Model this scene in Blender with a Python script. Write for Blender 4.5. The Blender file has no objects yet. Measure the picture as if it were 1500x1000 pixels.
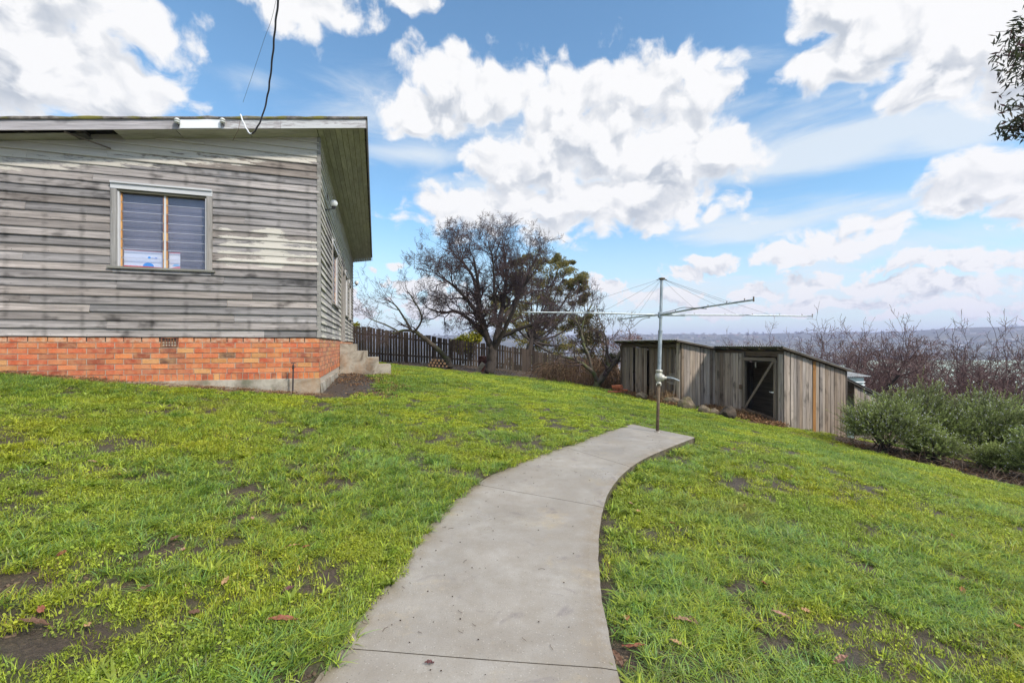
import bpy, math, random
import numpy as np
random.seed(7); rng = np.random.default_rng(7)
SC = bpy.context.scene; COL = SC.collection
EYE, F, HY = 1.4, 650.0, 505.0
# ------------------------------------------------------------------ helpers
def lin(c):
    return tuple((x/255/12.92 if x/255 <= .04045 else ((x/255+.055)/1.055)**2.4) for x in c)
class MB:
    """collects verts / faces / colour(rgba) / grain coords; build() links ONE mesh object"""
    def __init__(s): s.V=[]; s.F={}; s.C=[]; s.G=[]; s.n=0
    def add(s, v, f, col=(.5,.5,.5,0), g=None):
        v=np.asarray(v,float).reshape(-1,3); n=len(v)
        s.V.append(v)
        c=np.asarray(col,float)
        if c.ndim==1:
            if len(c)==3: c=np.append(c,0)
            c=np.tile(c,(n,1))
        elif c.shape[1]==3: c=np.hstack([c,np.zeros((n,1))])
        s.C.append(c); s.G.append(v if g is None else np.asarray(g,float).reshape(-1,3))
        if isinstance(f,np.ndarray): s.F.setdefault(f.shape[1],[]).append(f+s.n)
        else:
            d={}
            for t in f: d.setdefault(len(t),[]).append(t)
            for k,a in d.items(): s.F.setdefault(k,[]).append(np.array(a)+s.n)
        s.n+=n
    def obox(s,o,a,b,c,col=(.5,.5,.5,0),goff=None):
        """box spanned from corner o by vectors a,b,c ; grain runs along a"""
        o,a,b,c=[np.asarray(q,float) for q in (o,a,b,c)]
        P=[]; G=[]
        la,lb,lc=[np.linalg.norm(q) for q in (a,b,c)]
        off=np.array([random.uniform(0,60),random.uniform(0,60),random.uniform(0,60)]) if goff is None else goff
        for k in (0,1):
            for j in (0,1):
                for i in (0,1):
                    P.append(o+a*i+b*j+c*k); G.append(off+np.array([la*i,lb*j,lc*k]))
        f=[(0,2,3,1),(4,5,7,6),(0,1,5,4),(2,6,7,3),(0,4,6,2),(1,3,7,5)]
        if np.dot(np.cross(a,b),c)<0: f=[t[::-1] for t in f]
        s.add(P,f,col,G)
    def bar(s,p,q,w,h,col=(.5,.5,.5,0),up=(0,0,1)):
        """rectangular bar centred on segment pq"""
        p=np.asarray(p,float); q=np.asarray(q,float); a=q-p; up=np.asarray(up,float)
        x=np.cross(a,up); x/=np.linalg.norm(x)+1e-9; z=np.cross(x,a); z/=np.linalg.norm(z)+1e-9
        s.obox(p-x*w/2-z*h/2,a,x*w,z*h,col)
    def tube(s,pts,rad,n=6,col=(.5,.5,.5,0),cap=True):
        P=np.asarray(pts,float); m=len(P)
        R=np.full(m,rad) if np.isscalar(rad) else np.asarray(rad,float)
        T=np.empty_like(P); T[1:-1]=P[2:]-P[:-2]; T[0]=P[1]-P[0]; T[-1]=P[-1]-P[-2]
        T/=np.linalg.norm(T,axis=1)[:,None]+1e-9
        ref=np.array([0,0,1.]) if abs(T[0][2])<.9 else np.array([1.,0,0])
        X=np.cross(T,ref); X/=np.linalg.norm(X,axis=1)[:,None]+1e-9; Y=np.cross(T,X)
        a=np.arange(n)*2*math.pi/n
        ring=(X[:,None,:]*np.cos(a)[None,:,None]+Y[:,None,:]*np.sin(a)[None,:,None])*R[:,None,None]+P[:,None,:]
        L=np.concatenate([[0],np.cumsum(np.linalg.norm(np.diff(P,axis=0),axis=1))])
        G=np.zeros((m,n,3)); G[:,:,0]=L[:,None]+random.uniform(0,50); G[:,:,1]=np.cos(a)[None]*R[:,None]; G[:,:,2]=np.sin(a)[None]*R[:,None]
        i=np.arange(m-1)[:,None]*n; j=np.arange(n)[None]; k=(j+1)%n
        f=np.stack([(i+j),(i+n+j),(i+n+k),(i+k)],-1).reshape(-1,4)[:, ::1]
        s.add(ring.reshape(-1,3),f,col,G.reshape(-1,3))
        if cap and n>3:
            b=s.n-m*n
            s.F.setdefault(n,[]).append(np.array([[b+t for t in range(n)]])); s.F[n].append(np.array([[b+(m-1)*n+t for t in range(n)][::-1]]))
    def lathe(s,o,prof,n=16,col=(.5,.5,.5,0),axis=(0,0,1)):
        ax=np.asarray(axis,float); ax/=np.linalg.norm(ax); o=np.asarray(o,float)
        ref=np.array([1.,0,0]) if abs(ax[0])<.9 else np.array([0,1.,0])
        X=np.cross(ax,ref); X/=np.linalg.norm(X); Y=np.cross(ax,X)
        a=np.arange(n)*2*math.pi/n; V=[]
        for r,z in prof: V+= [o+ax*z+X*r*math.cos(t)+Y*r*math.sin(t) for t in a]
        m=len(prof)
        f=[(i*n+j,i*n+(j+1)%n,(i+1)*n+(j+1)%n,(i+1)*n+j) for i in range(m-1) for j in range(n)]
        f+= [tuple(range(n))[::-1],tuple((m-1)*n+j for j in range(n))]
        s.add(V,f,col)
    def build(s,name,mat,parent=None,smooth=False):
        me=bpy.data.meshes.new(name)
        V=np.concatenate(s.V).astype(np.float32); me.vertices.add(len(V)); me.vertices.foreach_set('co',V.ravel())
        loops=[];starts=[];tot=[];st=0
        for k,l in s.F.items():
            A=np.concatenate(l); loops.append(A.ravel()); starts.append(st+np.arange(len(A))*k); tot.append(np.full(len(A),k)); st+=A.size
        loops=np.concatenate(loops).astype(np.int32); starts=np.concatenate(starts).astype(np.int32)
        me.loops.add(len(loops)); me.loops.foreach_set('vertex_index',loops)
        me.polygons.add(len(starts)); me.polygons.foreach_set('loop_start',starts)
        try: me.polygons.foreach_set('loop_total',np.concatenate(tot).astype(np.int32))
        except Exception: pass
        me.polygons.foreach_set('use_smooth',np.full(len(starts),bool(smooth)))
        me.update(calc_edges=True)
        a=me.attributes.new('Col','FLOAT_COLOR','POINT'); a.data.foreach_set('color',np.concatenate(s.C).astype(np.float32).ravel())
        a=me.attributes.new('guv','FLOAT_VECTOR','POINT'); a.data.foreach_set('vector',np.concatenate(s.G).astype(np.float32).ravel())
        me.materials.append(mat)
        o=bpy.data.objects.new(name,me); COL.objects.link(o)
        if parent: o.parent=parent
        return o
def tag(o,label=None,cat=None,group=None,kind=None):
    if label: o['label']=label
    if cat: o['category']=cat
    if group: o['group']=group
    if kind: o['kind']=kind
    return o
def empty(name,label,cat,group=None,loc=(0,0,0)):
    o=bpy.data.objects.new(name,None); COL.objects.link(o); o.location=loc; o.empty_display_size=.1
    return tag(o,label,cat,group)
def fix(o):
    """children are modelled in world coordinates: move the thing's origin to its base without moving them"""
    l=o.location.copy()
    for c in o.children:
        c.location=-l
    return o
# ---- node helper
class NT:
    def __init__(s,name,bump=None):
        s.m=bpy.data.materials.new(name); s.m.use_nodes=True; s.t=s.m.node_tree; s.b=s.t.nodes['Principled BSDF']
    def n(s,typ,props=None,**inp):
        nd=s.t.nodes.new(typ)
        for k,v in (props or {}).items(): setattr(nd,k,v)
        for k,v in inp.items():
            key=int(k[1:]) if k[0]=='_' and k[1:].isdigit() else k.replace('_',' ')
            if hasattr(v,'is_output'): s.t.links.new(v,nd.inputs[key])
            else: nd.inputs[key].default_value=v
        return nd
    def attr(s,nm): return s.n('ShaderNodeAttribute',{'attribute_name':nm})
    def vm(s,op,a,b=None):
        k={'_0':a}
        if b is not None: k['_1']=b
        return s.n('ShaderNodeVectorMath',{'operation':op},**k).outputs[0]
    def ma(s,op,a,b=None,c=None,clamp=False):
        k={'_0':a}
        if b is not None: k['_1']=b
        if c is not None: k['_2']=c
        return s.n('ShaderNodeMath',{'operation':op,'use_clamp':clamp},**k).outputs[0]
    def noise(s,vec,scale,detail=4,rough=.6,dist=0,out='Fac'):
        return s.n('ShaderNodeTexNoise',Vector=vec,Scale=scale,Detail=detail,Roughness=rough,Distortion=dist).outputs[out]
    def mr(s,v,a,b,c=0,d=1,smooth=False):
        return s.n('ShaderNodeMapRange',{'interpolation_type':'SMOOTHSTEP' if smooth else 'LINEAR'},_0=v,_1=a,_2=b,_3=c,_4=d).outputs[0]
    def mix(s,f,a,b,mode='MIX'):
        nd=s.n('ShaderNodeMix',{'data_type':'RGBA','blend_type':mode})
        for i,v in ((0,f),(6,a),(7,b)):
            if hasattr(v,'is_output'): s.t.links.new(v,nd.inputs[i])
            elif i==0: nd.inputs[0].default_value=v
            else: nd.inputs[i].default_value=tuple(v)+((1,) if len(v)==3 else ())
        return nd.outputs[2]
    def set(s,**k):
        for a,v in k.items():
            i=s.b.inputs[a.replace('_',' ')]
            if hasattr(v,'is_output'): s.t.links.new(v,i)
            else: i.default_value=tuple(v)+(1,) if isinstance(v,tuple) and len(v)==3 and i.type=='RGBA' else v
        return s
    def bump(s,h,dist=.01,strength=.6):
        s.set(Normal=s.n('ShaderNodeBump',Height=h,Distance=dist,Strength=strength).outputs[0]); return s
def simple(name,c,rough=.6,metal=0,noise_scale=None,amt=.25,bump=0):
    k=NT(name); k.set(Roughness=rough,Metallic=metal)
    if noise_scale:
        p=k.n('ShaderNodeTexCoord').outputs['Object']; f=k.noise(p,noise_scale,6,.65)
        k.set(Base_Color=k.mix(k.mr(f,.3,.7),tuple(x*(1-amt) for x in c),tuple(min(1,x*(1+amt)) for x in c)))
        if bump: k.bump(f,bump)
    else: k.set(Base_Color=c)
    return k.m
def wood(name,paint=(.55,.56,.46),stain=.5,rough=.85,contrast=1.0,stud=None):
    """Col.rgb = board tint, Col.a = how much paint is left ; guv = grain coordinates"""
    k=NT(name); col=k.attr('Col'); g=k.attr('guv').outputs['Vector']
    fine=k.noise(k.vm('MULTIPLY',g,(2.2,70,70)),1,5,.65)
    mid=k.noise(k.vm('MULTIPLY',g,(1.1,16,16)),1,4,.6)
    blot=k.noise(k.vm('MULTIPLY',g,(2.0,3.0,3.0)),1,3,.6)
    v=k.ma('ADD',k.ma('MULTIPLY',fine,.9*contrast),k.ma('MULTIPLY',mid,.9*contrast))
    v=k.ma('ADD',v,.88-.9*contrast)
    sp=k.mr(blot,.56,.74,1,1-stain,True)
    v=k.ma('MULTIPLY',v,sp)
    if stud is not None:
        pos=k.n('ShaderNodeNewGeometry').outputs['Position']; x=k.n('ShaderNodeVectorMath',{'operation':'DOT_PRODUCT'},_0=pos,_1=stud).outputs['Value']
        x=k.ma('ADD',x,k.ma('MULTIPLY',k.ma('SUBTRACT',k.noise(pos,9,3,.6),.5),.10)); f_=k.ma('ABSOLUTE',k.ma('SUBTRACT',k.ma('FRACT',k.ma('MULTIPLY',x,1/.46)),.5))
        sm_=k.ma('MULTIPLY',k.mr(f_,.0,.13,1,0,True),k.mr(k.noise(k.vm('MULTIPLY',pos,(2.2,2.2,9.)),1,3,.6),.42,.62)); v=k.ma('MULTIPLY',v,k.mr(sm_,0,1,1,.62))
    gap=k.mr(k.noise(k.vm('MULTIPLY',g,(1.5,110,110)),1,2,.5),.62,.70,1,.45)
    v=k.ma('MULTIPLY',v,gap)
    base=k.vm('SCALE',col.outputs['Color']); sc=base.node; k.t.links.new(v,sc.inputs['Scale'])
    pn=k.noise(k.vm('MULTIPLY',g,(7,34,34)),1,6,.75)
    pn2=k.noise(k.vm('MULTIPLY',g,(1.2,5,5)),1,3,.6)
    pm=k.ma('SUBTRACT',k.ma('MULTIPLY',col.outputs['Alpha'],1.15),k.ma('ADD',k.ma('MULTIPLY',pn,.75),k.ma('MULTIPLY',pn2,.35)))
    pm=k.mr(pm,-.02,.06)
    pc=k.mix(k.mr(mid,.3,.7),tuple(x*.8 for x in paint),paint)
    k.set(Base_Color=k.mix(pm,base,pc),Roughness=rough)
    k.b.inputs['Specular IOR Level'].default_value=.25
    k.bump(k.ma('ADD',fine,k.ma('MULTIPLY',pm,.5)),.006,.7)
    return k.m
# ---- numpy value noise
def vnoise(x,y,seed=0):
    xi=np.floor(x).astype(np.int64); yi=np.floor(y).astype(np.int64); fx=x-xi; fy=y-yi
    fx=fx*fx*(3-2*fx); fy=fy*fy*(3-2*fy)
    def h(a,b):
        n=(a*374761393+b*668265263+seed*974711)&0xffffffff
        n=((n^(n>>13))*1274126177)&0xffffffff
        return ((n^(n>>16))&0xffff)/65535.
    return (h(xi,yi)*(1-fx)+h(xi+1,yi)*fx)*(1-fy)+(h(xi,yi+1)*(1-fx)+h(xi+1,yi+1)*fx)*fy
def fbm(x,y,oct=4,seed=0):
    s=0;a=.5;t=0
    for o in range(oct):
        s=s+a*vnoise(x*2**o,y*2**o,seed+o); t+=a; a*=.5
    return s/t
def sstep(a,b,x):
    t=np.clip((x-a)/(b-a),0,1); return t*t*(3-2*t)
# ------------------------------------------------------------------ terrain
CP=np.array([(-7.66,6.64,1.0),(-5.59,7.27,.76),(-3.45,7.9,.53),(-2.9,7.8,.45),(-4.82,12.2,.62),(-3.5,12.8,.55),(-3.3,10.3,.5),
 (-1.74,1.5,.22),(-.9,1.8,.02),(-.85,.3,.03),(-.85,2.6,.01),(-.55,3.3,.0),(-.25,4.5,.0),(1.2,6.5,.0),(2.1,7.95,-.02),(2.9,7.2,-.07),(2.8,6.5,-.11),
 (1.4,4.8,-.10),(.75,3.5,-.09),(.6,2.5,-.08),(.5,1.5,-.06),(.5,.2,-.05),(2.5,2.2,-.24),(3.6,4.5,-.26),
 (-1.46,19,.14),(2.15,20,-.17),(3.58,15.5,-.24),(4.12,16,-.35),(4.95,13,-.42),(6.1,13.3,-.5),(6.5,11.9,-.55),(6.7,10.9,-.64),(8.7,11.4,-.98),(8.1,7,-.87),(7.6,10,-.84),
 (-7.9,22,.68),(-3.2,23,.40),(2.7,25,-.35),(-12,5,1.6),(-10,15,1.4),(-4,-3,.5),(4,-4,-.5),(11,5,-1.25),(12,12,-1.7),(9,16,-1.6),(-6,30,.2),(6,30,-1.2),(14,22,-3.2),(5,22,-.6),(-4,4,.52),(20,10,-3.2),(20,30,-5)])
def _phi(r2): return np.where(r2>1e-9,.5*r2*np.log(r2+1e-12),0)
_n=len(CP); _K=_phi(((CP[:,None,:2]-CP[None,:,:2])**2).sum(-1))+np.eye(_n)*.35
_P=np.hstack([np.ones((_n,1)),CP[:,:2]])
_A=np.vstack([np.hstack([_K,_P]),np.hstack([_P.T,np.zeros((3,3))])])
_w=np.linalg.solve(_A,np.concatenate([CP[:,2],np.zeros(3)]))
def zbase(x,y):
    x=np.asarray(x,float); y=np.asarray(y,float); sh=x.shape; x=x.ravel(); y=y.ravel()
    d=np.hypot(x,y-8); xc=np.clip(x,-16,24); yc=np.clip(y,-6,34)
    z=_w[-3]+_w[-2]*xc+_w[-1]*yc
    for i in range(_n): z=z+_w[i]*_phi((xc-CP[i,0])**2+(yc-CP[i,1])**2)
    w=sstep(20,42,d); far=-3.0-np.clip(d-25,0,400)*.13
    z=z*(1-w)+far*w
    z=z+(fbm(x*.9+7,y*.9,3,3)-.5)*.05*sstep(.3,3,np.hypot(x,y))*(1-w)
    return z.reshape(sh)
def zt(x,y): return float(zbase(np.array([x]),np.array([y]))[0])
def gp(px,py,lo=1.0,hi=40.):
    """where the sight line through a photo point meets the terrain"""
    r=(px-750)/F; k=(HY-py)/F; Y=np.arange(lo,hi,.02); z=zbase(r*Y,Y); h=EYE+k*Y-z
    i=np.argmax(h<0) if (h<0).any() else len(Y)-1
    return np.array([r*Y[i],Y[i],z[i]])
def at(px,py,Y): return np.array([(px-750)/F*Y,Y,EYE+(HY-py)/F*Y])
def crom(P,n):
    P=np.asarray(P,float); P=np.vstack([2*P[0]-P[1],P,2*P[-1]-P[-2]]); out=[]
    for i in range(1,len(P)-2):
        for t in np.arange(n)/n:
            a,b,c,d=P[i-1:i+3]; out.append(.5*((2*b)+(-a+c)*t+(2*a-5*b+4*c-d)*t*t+(-a+3*b-3*c+d)*t**3))
    out.append(P[-2]); return np.array(out)
# path edges (photo points laid on the level z=0)
def z0(px,py): Y=EYE*F/(py-HY); return ((px-750)/F*Y,Y)
PL=[(-.86,-.3),(-.845,1.0),z0(492,949),z0(530,902),z0(567,852),z0(603,806),z0(645,752),z0(696,709),z0(745,684),z0(800,663),z0(850,646),z0(890,632),z0(925,621)]
PR=[(.40,-.3),(.425,.85),z0(904,980),z0(890,915),z0(880,862),z0(877,812),z0(878,775),z0(884,742),z0(893,718),z0(912,694),z0(938,674),z0(975,657),z0(1018,640)]
NL=8
PLc=crom(PL,NL); PRc=crom(PR,NL)
poly=np.vstack([PLc,PRc[::-1]])
def in_poly(x,y,P):
    ins=np.zeros(x.shape,bool); j=len(P)-1
    for i in range(len(P)):
        xi,yi=P[i]; xj,yj=P[j]
        c=((yi>y)!=(yj>y))&(x<(xj-xi)*(y-yi)/(yj-yi+1e-12)+xi); ins^=c; j=i
    return ins
def dist_line(x,y,P):
    d=np.full(x.shape,1e9)
    for i in range(len(P)-1):
        a=P[i]; b=P[i+1]; ab=b-a; t=np.clip(((x-a[0])*ab[0]+(y-a[1])*ab[1])/(ab@ab+1e-12),0,1)
        d=np.minimum(d,np.hypot(x-a[0]-t*ab[0],y-a[1]-t*ab[1]))
    return d
# ---- house frame
U=np.array([.956,.294,0]); Vv=np.array([-.294,.956,0]); C0=np.array([-3.45,7.93,0]); Zv=np.array([0,0,1.])
def W(s,t,z): return C0-U*s+Vv*t+Zv*z       # s = left along the front wall, t = back along the side wall
def s_at(px): r=(px-750)/F; return (-3.45-7.93*r)/(.956-.294*r)
# ---- bare soil
blobs=[]
def bl(px,py,rx,ry,a=1.0): g=gp(px,py); blobs.append((g[0],g[1],rx,ry,a))
for q in [(60,850,.30,.13,1),(150,850,.28,.10,.95),(250,800,.22,.09,.9),(20,915,.22,.10,.9),(340,728,.20,.14,.9),(385,725,.22,.12,.9),(450,775,.25,.14,.95),(320,790,.20,.06,.7),
          (410,700,.2,.12,.55),(400,825,.22,.08,.85),(300,760,.2,.1,.6),(505,680,.25,.15,.5),(430,745,.2,.14,.8),(180,905,.14,.06,.7),(330,870,.14,.05,.6),(60,960,.2,.05,.6),
          (1350,930,.14,.10,.8),(1395,900,.2,.10,.6),(1450,960,.2,.1,.6),(1140,780,.35,.2,.35),(1075,715,.45,.25,.5),(1250,850,.35,.15,.35),(1330,870,.3,.12,.4),(1130,945,.1,.05,.3),
          (922,930,.10,.20,.9),(930,985,.14,.12,1),(905,880,.06,.3,.7),(900,760,.07,.4,.5),(893,840,.05,.3,.8),(985,668,.15,.35,.6),(1015,672,.2,.12,.9)]: bl(*q)
stripF=np.array([(-11,19.8),(-3.2,20.2),(-1.0,20.0),(2.15,20.2),(3.4,17.2),(4.0,16.2)])
def soilmask(x,y):
    m=np.zeros(x.shape)
    wx=x+(fbm(x*3,y*3,3,11)-.5)*.25; wy=y+(fbm(x*3+9,y*3,3,12)-.5)*.25
    for bx,by,rx,ry,a in blobs:
        m=np.maximum(m,a*np.exp(-(((wx-bx)/rx)**2+((wy-by)/ry)**2)))
    # around the house
    s=-((x-C0[0])*U[0]+(y-C0[1])*U[1]); t=(x-C0[0])*Vv[0]+(y-C0[1])*Vv[1]; nz=(fbm(x*2,y*2,3,5)-.5)
    front=np.where((s>-.4),sstep(-.42,-.22,t+nz*.3+np.clip(s-3,0,3)*.08)*.98,0)
    side=np.where((t>-.3)&(t<5.2),1-sstep(.75,1.35,-s+nz*.7),0)*.98
    side=np.where(t<.5,np.minimum(side,1-sstep(.25,.8+t*.6,-s+nz*.5)),side)
    side2=np.where((t>=5.2)&(t<14),1-sstep(.3,.8,-s+nz*.7),0)
    m=np.maximum(m,np.maximum(front,np.maximum(side,side2)))
    # fence strip, shed edge, shrub bed
    yl=np.interp(x,stripF[:,0],stripF[:,1]); b=sstep(-.35,.25,y-yl+nz*1.2+.8)*(x<4.2)*(x>-12)
    m=np.maximum(m,b)
    bx=(x-6.73)*.964+(y-11)*.264; ax=-(x-6.73)*.264+(y-11)*.964   # shed frame
    sh=np.where((ax>.0)&(ax<2.6),sstep(-.98,-.62,bx+nz*.5),0)+np.where((ax>=2.6)&(ax<7),sstep(-2.0,-1.62,bx+nz*.5),0)+np.where((ax<=.0)&(ax>-.35)&(bx<3),sstep(-.22,.02,ax)*(bx>-.3),0)
    m=np.maximum(m,np.clip(sh,0,1))
    sd=(x-7.35)*.93+(y-10.2)*.0; lx=np.interp(y,[2,5.5,7,8.5,10,11.2],[10.2,8.75,7.95,7.55,7.15,7.7]); m=np.maximum(m,sstep(-.15,.25,x-lx+nz*.9)*(y<11.5))
    m=np.maximum(m,sstep(21,23,y)*.9)
    return np.clip(m,0,1)
# ------------------------------------------------------------------ materials
M={}
M['board']=wood('weathered_board',paint=(.56,.53,.475),stain=.68,contrast=1.6,stud=(-.956,-.294,0))
M['side_board']=wood('side_board',paint=(.56,.54,.47),stain=.5,contrast=1.3)
M['trim']=wood('trim_wood',paint=(.58,.59,.61),stain=.5)
M['plank']=wood('shed_plank',stain=.6,contrast=1.4)
M['fencewood']=wood('fence_wood',stain=.3)
k=NT('soffit_paint'); g=k.attr('guv').outputs['Vector']; c=k.attr('Col').outputs['Color']
f=k.noise(k.vm('MULTIPLY',g,(.9,3,3)),1,6,.7); f2=k.noise(k.vm('MULTIPLY',g,(6,30,30)),1,3,.6)
b=k.vm('SCALE',c); k.t.links.new(k.ma('MULTIPLY',k.mr(f,.25,.7,.6,1.15),k.mr(f2,.3,.65,.8,1.08)),b.node.inputs['Scale'])
k.set(Base_Color=b,Roughness=.7); M['soffit']=k.m
k=NT('brick'); p=k.n('ShaderNodeTexCoord').outputs['Object']; c=k.attr('Col'); f=k.noise(p,60,4,.7); f3=k.noise(p,9,3,.6)
b=k.vm('SCALE',c.outputs['Color']); k.t.links.new(k.mr(f,.3,.7,.55,1.05),b.node.inputs['Scale'])
b2=k.mix(k.mr(f3,.42,.70,.1,.75),b,k.mix(.6,b,(.62,.34,.15)))
eff=k.ma('MULTIPLY',c.outputs['Alpha'],k.mr(k.noise(p,14,5,.7),.4,.65)); b3=k.mix(eff,b2,(.60,.44,.31))
k.set(Base_Color=b3,Roughness=.9); k.bump(f,.004,.6); M['brick']=k.m
M['mortar']=simple('mortar',(.42,.36,.29),.95,0,40,.2,.004)
k=NT('concrete'); p=k.n('ShaderNodeTexCoord').outputs['Object']
big=k.noise(p,1.1,4,.6,.4); mid=k.noise(p,6,6,.7); fn=k.noise(p,140,3,.7)
vor=k.n('ShaderNodeTexVoronoi',Vector=p,Scale=75.).outputs; sp=k.mr(vor['Distance'],.14,.26,1,0); rc=k.n('ShaderNodeSeparateColor',_0=vor['Color']).outputs[0]
sel=k.mr(rc,.62,.7); seld=k.mr(rc,.22,.12)
base=k.mix(k.mr(big,.35,.68),(.235,.213,.187),(.375,.355,.325)); base=k.mix(k.mr(mid,.35,.72,0,.75),base,(.22,.19,.15))
yel=k.mr(k.noise(k.vm('ADD',p,(9,3,0)),2.2,5,.7),.58,.75,0,.5); base=k.mix(yel,base,(.42,.33,.18))
eg=k.n('ShaderNodeSeparateXYZ',_0=k.attr('guv').outputs['Vector']).outputs[2]
base=k.mix(k.ma('MULTIPLY',k.mr(eg,.0,.16,1,0,True),k.mr(k.noise(p,7,5,.7),.40,.60,.1,.75)),base,(.20,.155,.10))
base=k.mix(k.mr(fn,.3,.7,0,.36),base,(.14,.13,.115))
base=k.mix(k.ma('MULTIPLY',k.ma('MULTIPLY',sp,sel),.30),base,(.62,.60,.55)); base=k.mix(k.ma('MULTIPLY',k.ma('MULTIPLY',sp,seld),.6),base,(.07,.06,.05))
blot=k.mr(k.noise(k.vm('ADD',p,(3,7,1)),4.3,4,.6,.8),.60,.72,0,.5); base=k.mix(blot,base,(.12,.10,.11))
wet=k.n('ShaderNodeSeparateXYZ',_0=k.attr('guv').outputs['Vector']).outputs
nz_=k.n('ShaderNodeSeparateXYZ',_0=k.n('ShaderNodeNewGeometry').outputs['Normal']).outputs[2]; base=k.mix(k.mr(k.ma('ABSOLUTE',nz_),.75,.35,0,.9),base,k.mix(k.mr(k.noise(p,16,5,.7),.4,.6),(.05,.04,.03),(.15,.125,.09)))  # upright slab sides darkened: edge shade painted in, mixed with dirty mottling
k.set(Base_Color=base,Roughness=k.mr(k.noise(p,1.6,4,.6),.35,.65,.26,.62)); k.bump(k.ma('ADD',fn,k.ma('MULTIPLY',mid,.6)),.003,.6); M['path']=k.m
k=NT('old_concrete'); p=k.n('ShaderNodeTexCoord').outputs['Object']; a=k.noise(p,2.4,6,.7,.6); c2=k.noise(k.vm('MULTIPLY',p,(1.8,1.8,.8)),1,5,.7)
base=k.mix(k.mr(a,.35,.6),(.15,.12,.09),(.40,.37,.31)); base=k.mix(k.mr(c2,.5,.72,0,.7),base,(.34,.20,.10)); base=k.mix(k.mr(k.noise(p,3.1,4,.6),.58,.7,0,.7),base,(.12,.13,.08))
k.set(Base_Color=base,Roughness=.95); k.bump(k.noise(p,35,5,.7),.01,.7); M['oldcon']=k.m
k=NT('galvanised'); g=k.n('ShaderNodeTexCoord').outputs['Object']; f=k.noise(k.vm('MULTIPLY',g,(20,20,6)),1,5,.7)
k.set(Base_Color=k.mix(k.mr(f,.35,.65),(.24,.28,.31),(.48,.53,.56)),Roughness=k.mr(f,.3,.7,.35,.6),Metallic=.55); M['galv']=k.m
M['rustpipe']=simple('rusty_pipe',(.14,.10,.065),.8,.1,30,.45,.002)
M['castal']=simple('cast_metal',(.40,.39,.34),.45,.35,50,.15)
M['black']=simple('black_rubber',(.03,.025,.03),.5)
M['wire']=simple('wire',(.12,.12,.12),.5,.5)
M['mesh']=simple('netting',(.42,.41,.38),.5,.3)
M['white']=simple('white_paint',(.74,.76,.79),.35)
M['ceramic']=simple('white_ceramic',(.6,.62,.6),.2)
M['dark']=simple('dark_void',(.012,.011,.010),.95)
k=NT('corrugated'); p=k.n('ShaderNodeTexCoord').outputs['Object']; f=k.noise(k.vm('MULTIPLY',p,(3,3,3)),1,6,.7); r=k.noise(p,5,5,.7)
k.set(Base_Color=k.mix(k.mr(r,.56,.7),k.mix(k.mr(f,.3,.7),(.22,.23,.23),(.42,.44,.45)),(.16,.09,.055)),Metallic=.4,Roughness=.5); M['corr']=k.m
k=NT('roof_edge'); p=k.n('ShaderNodeTexCoord').outputs['Object']; f=k.noise(p,6,6,.75); f2=k.noise(p,2.3,4,.6)
k.set(Base_Color=k.mix(k.mr(f2,.48,.6),k.mix(k.mr(f,.4,.6),(.05,.045,.04),(.22,.20,.18)),(.16,.15,.03)),Roughness=.9); k.bump(f,.02,.8); M['roofedge']=k.m
M['bark']=None
def bark(name,a,b,sc=9,moss=None):
    k=NT(name); g=k.attr('guv').outputs['Vector']; f=k.noise(k.vm('MULTIPLY',g,(sc*.5,sc*3,sc*3)),1,5,.7); p=k.n('ShaderNodeTexCoord').outputs['Object']
    c=k.mix(k.mr(f,.35,.65),a,b)
    if moss: c=k.mix(k.mr(k.noise(p,2.5,4,.6),.45,.6),c,moss)
    k.set(Base_Color=c,Roughness=.95); k.bump(f,.02,.8); return k.m
M['bark']=bark('bark',(.030,.024,.022),(.085,.068,.058))
M['twig']=bark('twig_bark',(.040,.028,.030),(.095,.064,.066))
M['redtwig']=bark('red_twig',(.075,.045,.045),(.17,.105,.10))
M['mossbark']=bark('mossy_bark',(.045,.035,.03),(.12,.10,.08),9,(.085,.095,.035))
def leafmat(name,trans=.35,rough=.5,var=.35):
    k=NT(name); c=k.attr('Col').outputs['Color']; p=k.n('ShaderNodeTexCoord').outputs['Object']
    f=k.noise(p,1.3,3,.6); b=k.vm('SCALE',c); k.t.links.new(k.mr(f,.3,.7,1-var,1+var),b.node.inputs['Scale'])
    k.set(Base_Color=b,Roughness=rough); k.b.inputs['Specular IOR Level'].default_value=.35
    tr=k.n('ShaderNodeBsdfTranslucent',Color=b).outputs[0]; mx=k.n('ShaderNodeMixShader',_0=trans,_1=k.b.outputs[0],_2=tr)
    k.t.links.new(mx.outputs[0],k.t.nodes['Material Output'].inputs['Surface']); return k.m
M['leaf']=leafmat('foliage'); M['deadleaf']=leafmat('dead_leaf',.15,.6,.3)
M['dry']=leafmat('dry_stalks',.1,.9,.3)
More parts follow.
